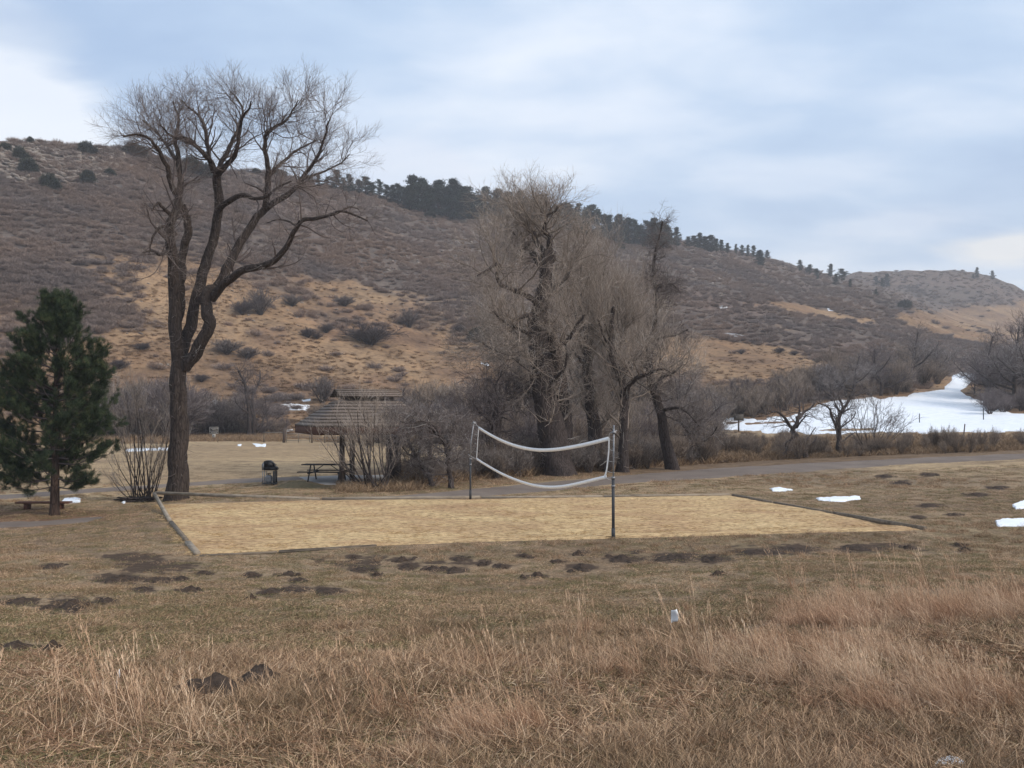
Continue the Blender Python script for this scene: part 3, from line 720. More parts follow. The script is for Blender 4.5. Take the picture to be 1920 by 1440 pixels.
tree('dead_tree', 'dark broken trunk leaning right behind the far net post', 'tree', (922,893), None, [
  ([(921,896),(922,860),(924,830),(928,800),(934,775),(940,760)], 13, 9),
  ([(936,772,0),(950,752,.4),(965,738,.8),(978,728,1.2),(1000,722,1.6)], 6, 1.2),
  ([(928,800,0),(912,782,-.6),(898,770,-1),(885,752,-1.5)], 4, 1),
  ([(934,785,0),(935,755,.4),(928,730,.8),(918,710,1)], 4, 1)],
  lv(70, 420, 1800, 2600, L1=(.8,2.0), up=.05, gn=.28, ep=500), M['bark_dark'], M['twig_dark'], GRP, wcut=[.5,1.4,1.2,1.2], k=14, NP=40, rough=.4)

# small trees near the shelter
tree('small_tree', 'small crooked dark tree with pale lichen twigs, left of the far net post', 'tree', (846,916), None, [
  ([(847,918),(842,890),(838,868),(838,850),(834,832),(824,818),(812,806),(800,800)], 5, 2),
  ([(836,838,0),(845,815,.4),(852,795,.6),(856,775,.8)], 2.5, .8),
  ([(826,820,0),(815,800,-.4),(790,790,-.8),(768,795,-1),(750,790,-1.2)], 2.5, .7),
  ([(838,850,0),(855,832,.5),(870,822,.8)], 1.8, .6)],
  lv(60, 420, 2000, 2600, L1=(.6,1.3), L2=(.3,.9), L3=(.2,.5), up=.06, gn=.28, ep=200, L4=(.15,.35)), M['bark_dark'], M['twig_grey'], 'crooked little trees by the shelter', k=10, NP=40, rough=.3)
tree('small_tree', 'small dark tree leaning left in front of the shelter pillar', 'tree', (812,912), None, [
  ([(812,914),(805,896),(796,880),(787,868),(780,855),(772,840),(762,822)], 5, 1.8),
  ([(786,866,0),(775,856,-.3),(765,850,-.6),(755,838,-.9)], 3, .8),
  ([(782,860,0),(788,838,.4),(790,815,.6),(784,790,.8)], 2.6, .8),
  ([(770,838,0),(760,812,.4),(748,792,.6),(742,775,.8)], 2, .7)],
  lv(60, 420, 2000, 2600, L1=(.6,1.3), L2=(.3,.9), L3=(.2,.5), up=.1, gn=.26, ep=200, L4=(.15,.35)), M['bark_dark'], M['twig_grey'], 'crooked little trees by the shelter', k=10, NP=40, rough=.3)

def stems(name, label, catg, base, D, tips, r, lvl, bmat, tmat, group=None, bow=.25, spread=.35, dj=1.2):
    """several stems fanning out of one base; tips given in the picture at the shrub's own distance"""
    loc = G(*base) if D is None else at(base[0], base[1], D)
    D = loc[1]; root = empty(name, loc, label, catg, group)
    P = []; R = []
    for (tx, ty) in tips:
        dy = rng.uniform(-dj, dj); top = at(tx, ty, D+dy)
        b = loc+np.array([rng.uniform(-spread, spread), rng.uniform(-spread, spread), -.08])
        b[0] += .25*(top[0]-b[0])*spread
        h = top-b; q = []
        for u in np.linspace(0, 1, 5):
            p = b+h*u; p[2] += -bow*abs(h[0])*math.sin(PI*u)*.6 if abs(h[0]) > .3 else 0
            p[0] += .06*math.sin(u*5+tx); q.append(p)
        P.append(resample(q, 16)); R.append(np.linspace(r, r*.25, 16)*rng.uniform(.6, 1.15))
    P = np.array(P); R = np.array(R)
    V, Q = tubes(P, R, 6, ref=None, rough=.1)
    obj('stem', mesh('stem', V-loc, [Q], bmat, True), root)
    hist = [(P, R)]; lev = []
    for g in lvl:
        g = dict(g); src = g.pop('src', None); s_ = hist[src] if src is not None else hist[-1]
        q = grow(s_[0], s_[1], **g); lev.append(q); hist.append(q)
    obj('twigs', cmesh('twigs', lev, tmat, loc, cs=[(0,.5),(.1,.8),(.2,1)]), root)
    return root
rs = random.Random(3)
stems('sucker_shrub', 'vase shaped clump of bare brown stems at the foot of the big cottonwood', 'shrub', (272,938), None,
      [(205+rs.uniform(-4,4)+i*4.6+rs.uniform(-6,6), 905-abs(math.sin(i*.16))*150-rs.uniform(0,35)) for i in range(28)], .028,
      [dict(n=190, t0=.25, ang=(15,45), L=(.5,1.4), up=.15, gn=.08, Np=6, rk=.5, rmin=.008),
       dict(n=800, t0=.15, ang=(15,40), L=(.3,.8), up=.12, gn=.08, Np=5, rk=.6, rmin=.0045),
       dict(n=1600, t0=.15, ang=(15,45), L=(.2,.5), up=.12, gn=.08, Np=4, rk=.6, rmin=.003)], M['bark_dark'], M['twig_brown'], dj=.8, spread=.45)
stems('willow_shrub', 'leaning multi stem bare willow in front of the picnic shelter', 'shrub', (712,918), None,
      [(612,800),(625,775),(640,790),(652,765),(668,770),(676,752),(690,772),(700,760),(718,778),(735,795),(600,830),(650,830),(664,800),(690,820),(740,830),(630,845),(706,800),(750,850)], .045,
      [dict(n=130, t0=.25, ang=(15,45), L=(.5,1.5), up=.12, gn=.1, Np=6, rk=.5, rmin=.010),
       dict(n=620, t0=.15, ang=(15,45), L=(.3,.9), up=.08, gn=.12, Np=5, rk=.6, rmin=.006),
       dict(n=1500, t0=.15, ang=(15,45), L=(.2,.5), up=.08, gn=.12, Np=4, rk=.6, rmin=.004)], M['bark_dark'], M['twig_brown'], dj=1.0, spread=.5)
stems('bare_shrub', 'round leafless shrub beside the two small trees, in front of the snow', 'shrub', (1630,850), None,
      [(1588,800),(1592,775),(1604,762),(1615,752),(1628,758),(1640,750),(1652,765),(1665,760),(1678,775),(1690,768),(1695,795),(1600,815),(1660,800),(1640,780),(1612,790),(1705,790)], .03,
      [dict(n=110, t0=.25, ang=(20,50), L=(.6,1.4), up=.12, gn=.14, Np=6, rk=.5, rmin=.012),
       dict(n=500, t0=.15, ang=(15,50), L=(.4,.9), up=.08, gn=.14, Np=5, rk=.6, rmin=.008),
       dict(n=700, t0=.15, ang=(15,45), L=(.2,.5), up=.08, gn=.12, Np=4, rk=.6, rmin=.006)], M['bark_dark'], M['twig_grey'], dj=1.2, spread=.3)
tree('small_tree', 'small bare tree with hooked trunk left of its straighter twin by the path', 'tree', (1508,858), None, [
  ([(1510,860),(1504,842),(1497,828),(1490,815),(1487,806),(1494,796),(1496,780)], 7, 3),
  ([(1488,808,0),(1478,794,-.3),(1468,780,-.6),(1455,772,-1),(1440,776,-1.3)], 3.5, .9),
  ([(1495,790,0),(1499,770,.4),(1498,752,.8)], 3, .9),
  ([(1497,785,0),(1508,772,.4),(1520,765,.8),(1530,752,1)], 3, .9),
  ([(1494,802,0),(1502,790,-.4),(1512,778,-.8)], 2.2, .8),
  ([(1487,812,0),(1484,822,-.3),(1478,835,-.6),(1472,850,-.8)], 1.5, .6)],
  lv(42, 170, 300, 220, L1=(.8,1.9), L2=(.5,1.2), L3=(.3,.7), up=.08, gn=.24, ep=60, L4=(.2,.45)), M['bark_dark'], M['twig_grey'], 'pair of small bare trees by the path', k=12, NP=36, rough=.3)
tree('small_tree', 'small bare tree with straight trunk forking in a Y, in front of the snow', 'tree', (1575,854), None, [
  ([(1575,857),(1573,840),(1573,820),(1573,800),(1574,782),(1580,768),(1588,756),(1594,742)], 5.5, 2.2),
  ([(1573,808,0),(1566,795,-.4),(1560,782,-.7),(1556,768,-1),(1546,760,-1.4),(1534,756,-1.7)], 3, .9),
  ([(1577,776,0),(1568,762,.5),(1563,748,.8)], 2.2, .8),
  ([(1582,766,0),(1574,748,.5),(1572,735,.8)], 2.2, .8),
  ([(1590,752,0),(1604,740,.4),(1618,728,.8)], 2, .8)],
  lv(42, 170, 300, 220, L1=(.8,1.9), L2=(.5,1.2), L3=(.3,.7), up=.1, gn=.22, ep=60, L4=(.2,.45)), M['bark_dark'], M['twig_grey'], 'pair of small bare trees by the path', k=12, NP=36, rough=.3)
tree('small_tree', 'gnarled spreading small tree right of the clump, beside the path', 'tree', (1312,868), None, [
  ([(1313,870),(1306,850),(1300,832),(1294,815),(1286,800)], 6.5, 3.5),
  ([(1296,820,0),(1308,802,.4),(1322,790,.8),(1340,772,1.2),(1356,758,1.5)], 3.5, .9),
  ([(1290,808,0),(1276,792,-.4),(1262,785,-.8),(1248,780,-1.2)], 3, .9),
  ([(1288,802,0),(1284,785,.4),(1290,765,.7),(1296,745,1)], 3, .9),
  ([(1300,832,0),(1320,828,-.5),(1335,815,-.8),(1345,800,-1.2)], 2.2, .8)],
  lv(60, 320, 1200, 1300, L1=(.8,2.0), L2=(.5,1.2), L3=(.3,.7), up=.06, gn=.28, ep=200, L4=(.2,.45)), M['bark_dark'], M['twig_grey'], None, k=12, NP=36, rough=.3)
# trees farther back
tree('bare_tree', 'dark bare tree with two tall stems behind the sign at the hill foot', 'tree', (470,815), 112, [
  ([(468,818),(468,790),(466,765),(462,735),(460,718),(452,705),(446,695)], 5, 1.5),
  ([(476,818,0),(476,790,0),(474,765,.5),(474,745,1),(480,730,2),(487,712,3),(488,695,3.5)], 4, 1),
  ([(462,735,0),(457,718,-1),(449,712,-2),(441,718,-3)], 2, .7),
  ([(468,775,0),(455,768,-1),(443,755,-2),(440,745,-2.5)], 1.3, .6),
  ([(473,818,1),(488,800,1),(497,780,2),(503,765,2.5)], 3, .9)],
  lv(60, 350, 1500, 0+800, L1=(1.4,3.2), L2=(.9,2.0), L3=(.7,1.5), up=.1, gn=.24, ep=200), M['bark_dark'], M['twig_dark'], None, k=8, NP=30, rough=.3)
# ------------------------------------------------------------------ generic plants, local coordinates, about 1 m tall unless scaled
def gen_stems(n, h, spread, lvl, r=.03, lean=.3, mat=None, k=5):
    P = []; R = []
    for i in range(n):
        a = rng.uniform(0, 2*PI); s = spread*math.sqrt(rng.random()); top = np.array([math.cos(a)*s, math.sin(a)*s, h*(1-.35*(s/spread)**2)*rng.uniform(.75, 1)])
        b = np.array([math.cos(a), math.sin(a), 0])*.12*spread*rng.random(); b[2] = -.05
        m = (b+top)/2+np.array([0, 0, .1*h])+rng.normal(size=3)*.04*h
        P.append(resample([b, m, top], 8)); R.append(np.linspace(r, r*.3, 8))
    P = np.array(P); R = np.array(R); hist = [(P, R)]
    for g in lvl: hist.append(grow(hist[-1][0], hist[-1][1], **g))
    return hist
def levmesh(name, hist, mat, ks=(4, 3, 3, 3), cs=((0,.3),(.1,.6),(.2,1),(.3,1))):
    parts = []
    for j, (P, R) in enumerate(hist):
        k = ks[min(j, 3)]; V, Q = tubes(P, R, k); lo, hi = cs[min(j, 3)]
        parts.append((V, Q, np.repeat(lo+(hi-lo)*rng.random(len(P)), P.shape[1]*k)))
    V, Q, c = cat(parts); return mesh(name, V, [Q], mat, False, {'c': c})
def scrubsrc(name, mat, n=110, sub=7, w=.035, flat=.8):
    a = rng.uniform(0, 2*PI, n); r = np.sqrt(rng.random(n))
    B = np.stack([.35*r*np.cos(a), .35*r*np.sin(a), 0*a-.05], -1); D = nrm(np.stack([r*np.cos(a), r*np.sin(a), .35+flat*rng.random(n)], -1))
    L = rng.uniform(.6, 1.0, n)*(1-.15*r); bend = np.stack([0*a, 0*a, .12+0*a], -1)+.12*rng.normal(size=(n, 3))
    V1, Q1, k1 = blades(B, D, L, w*1.1, bend, 2); c1 = np.repeat(rng.random(n)*.5, k1)
    t = rng.uniform(.3, .98, (n, sub)); P2 = (B[:, None]+D[:, None]*(L[:, None]*t)[..., None]+bend[:, None]*(L[:, None]*t*t)[..., None]).reshape(-1, 3)
    D2 = nrm(np.repeat(D, sub, 0)+.8*sph(n*sub, .3)); L2 = rng.uniform(.12, .34, n*sub)
    V2, Q2, k2 = blades(P2, D2, L2, w*.75, .2*rng.normal(size=(n*sub, 3)), 2); c2 = np.repeat(.2+.8*rng.random(n*sub), k2)
    V, Q, c = cat([(V1, Q1, c1), (V2, Q2, c2)])
    return mesh(name, V, [Q], mat, False, {'c': c})
def tuftsrc(name, mat, n, hgt, rad, w, spread=.5, wind=(0,0), flat=0, seg=3, heads=0):
    a = rng.uniform(0, 2*PI, n); r = rad*np.sqrt(rng.random(n))
    B = np.stack([r*np.cos(a), r*np.sin(a), 0*a-.01], -1)
    D = nrm(np.stack([spread*rng.normal(size=n), spread*rng.normal(size=n), np.ones(n)*(1-flat)], -1))
    L = rng.uniform(hgt[0], hgt[1], n)
    bend = np.stack([wind[0]*rng.uniform(.3, 1.2, n)+.25*rng.normal(size=n), wind[1]+.25*rng.normal(size=n), -.25*rng.random(n)-.35*flat*rng.random(n)], -1)
    V, Q, k = blades(B, D, L, w*rng.uniform(.6, 1.3, n), bend, seg); c = np.repeat(rng.random(n), k)
    V[:, 2] = np.maximum(V[:, 2], -.02)
    parts = [(V, Q, c)]
    if heads:          # seed stalks with feathery heads
        m = heads; a = rng.uniform(0, 2*PI, m); B = np.stack([rad*.5*np.cos(a), rad*.5*np.sin(a), 0*a], -1)
        D = nrm(np.stack([.10*rng.normal(size=m)+wind[0]*.15, .15*rng.normal(size=m), np.ones(m)], -1)); L = rng.uniform(hgt[1]*.9, hgt[1]*(1.35 if n > 20 else 1.7), m)
        bd = np.stack([wind[0]*.4+.06*rng.normal(size=m), .06*rng.normal(size=m), 0*a-.04], -1)
        V, Q, k = blades(B, D, L, w*.8, bd, 4); parts.append((V, Q, np.repeat(.6+.3*rng.random(m), k)))
        s = 16; t = rng.uniform(.76, 1.0, (m, s)); P2 = (B[:, None]+D[:, None]*(L[:, None]*t)[..., None]+bd[:, None]*(L[:, None]*t*t)[..., None]).reshape(-1, 3)
        D2 = nrm(np.repeat(D, s, 0)+.30*sph(m*s)); V, Q, k = blades(P2, D2, rng.uniform(.02, .055, m*s), w*1.2, 0*P2, 1)
        parts.append((V, Q, np.repeat(.7+.3*rng.random(m*s), k)))
    V, Q, c = cat(parts); return mesh(name, V, [Q], mat, False, {'c': c})

def scatter(name, P, rot, scl, idx, sources, label):
    """one 'stuff' object: points carrying instances of a few source meshes"""
    col = bpy.data.collections.new(name+'_sources')
    for i, me in enumerate(sources):
        o = bpy.data.objects.new('%s_%02d' % (me.name, i), me); col.objects.link(o)
    me = bpy.data.meshes.new(name); me.vertices.add(len(P)); me.vertices.foreach_set('co', np.asarray(P, np.float32).ravel())
    me.attributes.new('rot', 'FLOAT_VECTOR', 'POINT').data.foreach_set('vector', np.asarray(rot, np.float32).ravel())
    me.attributes.new('scl', 'FLOAT_VECTOR', 'POINT').data.foreach_set('vector', np.asarray(scl, np.float32).ravel())
    me.attributes.new('idx', 'INT', 'POINT').data.foreach_set('value', np.asarray(idx, np.int32))
    o = obj(name, me); tag(o, label, None, None, 'stuff')
    ng = bpy.data.node_groups.new(name+'_nodes', 'GeometryNodeTree')
    ng.interface.new_socket('Geometry', in_out='INPUT', socket_type='NodeSocketGeometry'); ng.interface.new_socket('Geometry', in_out='OUTPUT', socket_type='NodeSocketGeometry')
    gi = ng.nodes.new('NodeGroupInput'); go = ng.nodes.new('NodeGroupOutput'); ip = ng.nodes.new('GeometryNodeInstanceOnPoints'); ci = ng.nodes.new('GeometryNodeCollectionInfo')
    ci.inputs['Collection'].default_value = col; ci.inputs['Separate Children'].default_value = True; ci.inputs['Reset Children'].default_value = True
    def na(n, t):
        a = ng.nodes.new('GeometryNodeInputNamedAttribute'); a.data_type = t; a.inputs['Name'].default_value = n; return a.outputs[0]
    L = ng.links.new
    L(gi.outputs[0], ip.inputs['Points']); L(ci.outputs[0], ip.inputs['Instance']); ip.inputs['Pick Instance'].default_value = True
    L(na('idx', 'INT'), ip.inputs['Instance Index']); L(na('scl', 'FLOAT_VECTOR'), ip.inputs['Scale']); L(na('rot', 'FLOAT_VECTOR'), ip.inputs['Rotation'])
    L(ip.outputs[0], go.inputs[0])
    md = o.modifiers.new('scatter', 'NODES'); md.node_group = ng
    return o
def rots(n, z=(0, 2*PI), tilt=.12): return np.stack([rng.normal(size=n)*tilt, rng.normal(size=n)*tilt, rng.uniform(z[0], z[1], n)], -1)

# hillside scrub
src = [scrubsrc('scrub_bush', M['scrub']) for _ in range(4)]
n = 150000
px = rng.uniform(-350, 2270, n); py = 250+rng.random(n)*560
W = unproj(px, py); s, t, F, R = hill_s(W[:, 0], W[:, 1])
ok = np.isfinite(W[:, 1])&(s > .02)
px, py, W = px[ok], py[ok], W[ok]
g = grassiness(px, py, W[:, 0], W[:, 1])
cl = ss(-.15, .3, fbm(W[:, 0]*.07, W[:, 1]*.05, 3, 97))
pr = (1-g)*(.45+.4*cl)+.012*g+.25*g*(1-g)
pr = pr*np.interp(W[:, 1], [100, 200, 320, 500], [.22, .42, .85, 1.0])
pr = np.where((px > 1560)&(W[:, 1] > 480), pr*.55, pr)
snowd = polyd(px, py, big); pr = np.where(snowd > -5, 0, pr)
ok = rng.random(len(px)) < pr; W = W[ok]; m = len(W)
sz = rng.uniform(.6, 1.0, m)**2.2*1.25*(1+.45*ss(200, 500, W[:, 1]))
scl = np.stack([sz*1.35, sz*1.35, sz*rng.uniform(.65, 1.1, m)], -1)
scatter('scrub', W, rots(m), scl, rng.integers(0, 4, m), src, 'grey brown scrub oak and brush covering the hillside')
print('scrub', m)

# bunch grass on the open slopes
bg = [scrubsrc('bunch_grass', M['scrub_tan'], 60, 2, .05, .9) for _ in range(2)]
n = 18000; X = rng.uniform(-300, 2200, n); Y = 480+rng.random(n)*345
W = unproj(X, Y); s_, t_, F_, R_2 = hill_s(W[:, 0], W[:, 1]); ok = np.isfinite(W[:, 1])&(s_ > .0)&(polyd(X, Y, big) < -4)
X, Y, W = X[ok], Y[ok], W[ok]; g = grassiness(X, Y, W[:, 0], W[:, 1]); ok = (g > .35)&(rng.random(len(g)) < .25+.75*ss(-.2, .3, fbm(W[:, 0]*.09, W[:, 1]*.08, 3, 29))); W = W[ok]; m = len(W); sz = rng.uniform(.25, .6, m)
scatter('bunch_grass', W, rots(m), np.stack([sz*1.5, sz*1.5, sz*.6], -1), rng.integers(0, 2, m), bg, 'clumps of dry bunch grass on the tan slopes')
# brush belts (stuff)
BR = dict(n=1, t0=.1)
def brushsrc(name, mat, up=.15):
    h = gen_stems(16, 1.0, .55, [dict(n=90, t0=.2, ang=(20,55), L=(.25,.55), up=up, gn=.16, Np=5, rk=.6, rmin=.007),
         dict(n=420, t0=.15, ang=(20,55), L=(.12,.34), up=up, gn=.14, Np=4, rk=.6, rmin=.0045),
         dict(n=750, t0=.15, ang=(20,55), L=(.08,.2), up=up, gn=.14, Np=3, rk=.6, rmin=.0035)], r=.014)
    return levmesh(name, h, mat)
srcb = [brushsrc('brush_bush', M['twig_dark']), brushsrc('brush_bush', M['brush_grey']), brushsrc('brush_bush', M['brush_brown'], .3), brushsrc('brush_bush', M['brush_brown'], .3), brushsrc('brush_bush', M['twig_dark'])]
def belt(poly, n, hmin, hmax, kinds, wide=1.1):
    p = np.array(poly, float); lo = p.min(0); hi = p.max(0)
    X = rng.uniform(lo[0], hi[0], n*6); Y = rng.uniform(lo[1], hi[1], n*6)
    k = polyd(X, Y, poly) > 0; X, Y = X[k][:n], Y[k][:n]
    W = unproj(X, Y); ok = np.isfinite(W[:, 1]); W = W[ok]; h = rng.uniform(hmin, hmax, len(W))
    return W, np.stack([h*wide, h*wide, h], -1), np.array(kinds)[rng.integers(0, len(kinds), len(W))]
belts = [
 belt([(860,903),(900,880),(1340,858),(1340,868),(1130,886),(960,896)], 150, .7, 1.6, [0,0,1,2]),
 belt([(880,880),(1340,855),(1340,840),(900,845)], 110, 1.2, 2.7, [1,1,2,2,4]),
 belt([(740,912),(850,905),(870,890),(740,895)], 26, .5, 1.0, [0,2]),
 belt([(690,836),(1340,836),(1340,822),(690,824)], 90, 1.8, 3.8, [1,2,3,2]),
 belt([(760,812),(1300,808),(1300,790),(760,800)], 55, 2.6, 5.5, [2,3,2,1]),
 belt([(345,818),(540,818),(540,810),(345,810)], 0, 2.0, 3.8, [0,4,0]),
 belt([(350,818),(450,818),(450,810),(350,810)], 40, 2.4, 3.7, [0,4,0]),
 belt([(450,818),(540,818),(540,812),(450,812)], 22, .8, 1.9, [0,4,2]),
 belt([(195,824),(330,824),(330,812),(195,812)], 45, 2.2, 6.0, [2,3,3]),
 belt([(590,806),(700,806),(700,790),(590,792)], 26, 1.0, 2.6, [2,3,2,1]),
 belt([(1235,806),(1335,804),(1480,770),(1470,750),(1240,775)], 60, 1.6, 3.6, [1,2,2]),
 belt([(1480,771),(1560,748),(1680,742),(1740,730),(1780,714),(1790,690),(1700,680),(1560,700),(1470,745)], 70, 1.8, 4.2, [1,2,1,3]),
 belt([(1850,740),(1865,750),(1900,755),(2000,765),(2000,690),(1835,690)], 80, 3.0, 6.5, [1,2,4]),
 belt([(1845,782),(1930,768),(1960,760),(1930,757),(1880,756),(1870,752)], 34, 1.2, 2.4, [0,4,2]),
 belt([(1340,857),(1500,862),(1560,852),(1480,840),(1340,845)], 34, .5, 1.3, [1,2,2]),
 belt([(1500,860),(1700,853),(1700,843),(1500,846)], 26, .4, 1.0, [1,2,2]),
 belt([(1700,853),(1920,845),(1920,838),(1700,842)], 22, .4, 1.2, [2,1], .7),
 belt([(280,890),(900,850),(1000,850),(930,880),(760,900)], 0, 1, 2, [0]),
]
W = np.concatenate([b[0] for b in belts]); S = np.concatenate([b[1] for b in belts]); I = np.concatenate([b[2] for b in belts])
scatter('brush', W, rots(len(W)), S, I, srcb, 'tangle of leafless brush along the creek and hill foot')

# grass
wind = (-.45, .05)
tall = [tuftsrc('tall_tuft', M['tall'], 70, (.22,.50), .13, .0075, .30, wind), tuftsrc('tall_tuft', M['tall'], 80, (.20,.42), .16, .008, .55, (-.6,0), .35),
        tuftsrc('tall_tuft', M['tall'], 90, (.18,.48), .20, .008, .9, (-.9,0), .85), tuftsrc('tall_tuft', M['tall'], 60, (.25,.5), .12, .005, .28, wind, 0, 3, 3)]
lawn = [tuftsrc('lawn_tuft', M['lawn'], 95, (.03,.085), .22, .0045, .9, (-.2,0), .3, 2), tuftsrc('lawn_tuft', M['lawn'], 95, (.025,.07), .22, .005, 1.1, (0,0), .5, 2),
        tuftsrc('lawn_tuft', M['lawn_green'], 90, (.03,.07), .20, .0045, .9, (0,0), .4, 2), tuftsrc('lawn_tuft', M['lawn'], 70, (.06,.16), .15, .005, .6, (-.3,0), .2, 3)]
n = 72000
y = np.exp(rng.uniform(math.log(4.6), math.log(48), n)); x = (rng.random(n)*2-1)*(.68*y+1.2)
z = H(x, y); px, py = proj(x, y, z)
td = polyd(px, py, tallpoly); tm = ss(-25, 20, td+35*fbm(x*.5, y*.35, 3, 55))
den = np.where(y < 12, 1, (12/y)**.0)         # log sampling already thins with distance squared
q = np.zeros(n)
for a, b, rx, ry in spots: q = np.maximum(q, ss(1.5, .9, np.hypot((px-a)/rx, (py-b)/(ry*1.3))+.5*fbm(px*.05, py*.2, 2, 15)))
court = polyd(px, py, COURT); pth = np.maximum(polyd(px, py, PATHR), polyd(px, py, [(-300,948),(0,928),(200,914),(330,906),(450,897),(560,893),(640,890),(860,892),(830,901),(700,910),(600,910),(580,899),(470,905),(330,913),(200,922),(0,937),(-300,956)]))
pth = np.maximum(pth, polyd(px, py, [(-300,990),(0,979),(120,974),(215,966),(160,980),(60,988),(0,990),(-300,1004)]))
sn = np.maximum(polyd(px, py, SN[12][0]), np.maximum(polyd(px, py, SN[11][0]), polyd(px, py, SN[13][0])))
ok = (rng.random(n) > np.clip(q*.85+.6*dirtband(px, py), 0, .9))&(court < -1.5)&(pth < -.5)&(sn < 0)&(rng.random(n) > tm*.75)&(rng.random(n) < .35+.65*ss(-.22, .05, fbm(x*1.7, y*2.2, 3, 23)))
x, y, z, px, py = x[ok], y[ok], z[ok], px[ok], py[ok]; m = len(x)
gr = ss(.0, .35, fbm(x*.09, y*.12, 3, 63)+.35*fbm(x*1.3, y*1.3, 3, 66))
I = np.where(rng.random(m) < gr*.4, 2, np.where(rng.random(m) < .10+.25*ss(.0, .3, fbm(x*.4, y*.6, 2, 19)), 3, rng.integers(0, 2, m)))
sz = rng.uniform(.8, 1.3, m)*(1+.6*ss(15, 40, y))*(1-.25*ss(8, 25, y))
scatter('lawn', np.stack([x, y, z+.004], -1), rots(m, tilt=.06), np.stack([sz, sz, sz], -1), I, lawn, 'short dormant grass of the lawn around the court')
n = 21000
y = rng.uniform(4.3, 25, n); x = (rng.random(n)*2-1)*(.60*y+.8); z = H(x, y); px, py = proj(x, y, z)
td = polyd(px, py, tallpoly); clump = fbm(x*.75, y*.75, 3, 57); pr = ss(0, 45, td+28*fbm(x*.5, y*.35, 3, 55)+25*ss(700, 1300, px))*(.04+.96*ss(-.04, .28, clump))
pr = np.maximum(pr, .03*ss(-120, -20, td)*ss(1000, 1150, py))
ok = rng.random(n) < pr; x, y, z, px, clump = x[ok], y[ok], z[ok], px[ok], clump[ok]; m = len(x)
I = np.array([0,1,1,2,2,2,3])[rng.integers(0, 6, m)]
I = np.where((px > 600)&(rng.random(m) < .72), 2, I)
sz = rng.uniform(.36, .70, m)*(.65+.65*ss(-.2, .45, clump))*(1-.22*ss(500, 1000, px))*(1-.15*ss(700, 400, px))
scatter('tall_grass', np.stack([x, y, z], -1), np.stack([.12*rng.normal(size=m), .12*rng.normal(size=m), 1.4*fbm(x*.6, y*.6, 2, 58)+.5*rng.normal(size=m)], -1), np.stack([sz, sz, sz*rng.uniform(.7, 1.1, m)], -1), I, tall, 'tall matted rusty grass of the meadow in front')
print('tall', m)
# pale seed stalks standing above the meadow edge
sk = [tuftsrc('seed_stalk', M['tall'], 8, (.2,.4), .05, .005, .2, (-.3,0), 0, 3, 4) for _ in range(3)]
clu = [(225,1350,50,7),(270,1350,40,5),(300,1380,90,6),(100,1390,120,7),(440,1390,90,5),(505,1340,20,3),(600,1370,60,3),(720,1330,60,5),(900,1265,60,5),(1120,1200,60,8),(1290,1190,40,4),(1480,1095,30,6),(1600,1120,90,12),(1780,1090,120,16),(1000,1300,120,8),(1400,1250,200,12),(180,1310,50,6)]
X = np.concatenate([a+rng.uniform(-w_, w_, k) for a, b, w_, k in clu]); Y = np.concatenate([b+rng.uniform(-18, 18, k) for a, b, w_, k in clu]); W = unproj(X, Y); m = len(W); sz = rng.uniform(.55, 1.1, m)
scatter('seed_stalks', W, rots(m, (-.6, .6), .12), np.stack([sz, sz, sz], -1), rng.integers(0, 3, m), sk, 'pale seed stalks standing above the meadow grass')
# low rough grass in the right front corner
rough_ = [tuftsrc('rough_tuft', M['lawn'], 90, (.06,.2), .18, .005, 1.0, (-.4,0), .5), tuftsrc('rough_tuft', M['tall'], 70, (.08,.24), .18, .005, 1.0, (-.4,0), .6), tuftsrc('rough_tuft', M['lawn_green'], 80, (.05,.15), .16, .005, .9, (-.2,0), .5)]
n = 5200
y = rng.uniform(4.2, 9.5, n); x = (rng.random(n)*2-1)*(.60*y+.8); z = H(x, y); px, py = proj(x, y, z)
ok = (polyd(px, py, tallpoly) < 10)&(py > 1220)|(rng.random(n) < .35); x, y, z = x[ok], y[ok], z[ok]; m = len(x)
sz = rng.uniform(.8, 1.3, m)
scatter('rough_grass', np.stack([x, y, z], -1), rots(m, (-1, 1), .1), np.stack([sz, sz, sz], -1), rng.choice([0,0,1,2], m), rough_, 'low rough grey green grass at the meadow edge')
# fringes of dry grass along path, posts and hill foot
fr = [tuftsrc('fringe_tuft', M['fringe'], 70, (.15,.55), .30, .014, .45, (0,0)), tuftsrc('fringe_tuft', M['fringe'], 70, (.1,.35), .35, .014, .8, (0,0), .3)]
def fringe(poly, n, a, b):
    p = np.array(poly, float); X = rng.uniform(p[:, 0].min(), p[:, 0].max(), n*5); Y = rng.uniform(p[:, 1].min(), p[:, 1].max(), n*5)
    k = polyd(X, Y, poly) > 0; W = unproj(X[k][:n], Y[k][:n]); W = W[np.isfinite(W[:, 1])]; return W, rng.uniform(a, b, len(W))
fs = [fringe([(740,915),(880,900),(1000,893),(1150,881),(1340,869),(1500,860),(1500,850),(1340,858),(1150,870),(960,885),(860,895),(740,900)], 1500, .7, 1.6),
      fringe([(1500,860),(1920,844),(1920,834),(1500,846)], 900, .5, 1.2), fringe([(640,925),(800,920),(780,908),(640,912)], 200, .5, 1.1),
      fringe([(330,828),(530,828),(530,818),(330,820)], 600, .8, 1.7), fringe([(530,824),(600,824),(600,818),(530,818)], 120, .6, 1.1), fringe([(1340,850),(1920,838),(1920,818),(1340,822)], 900, .7, 1.6),
      fringe([(590,829),(900,832),(900,824),(590,822)], 300, .7, 1.6), fringe([(-100,835),(330,832),(330,822),(-100,824)], 400, 1.2, 2.2)]
W = np.concatenate([f[0] for f in fs]); sz = np.concatenate([f[1] for f in fs]); m = len(W)
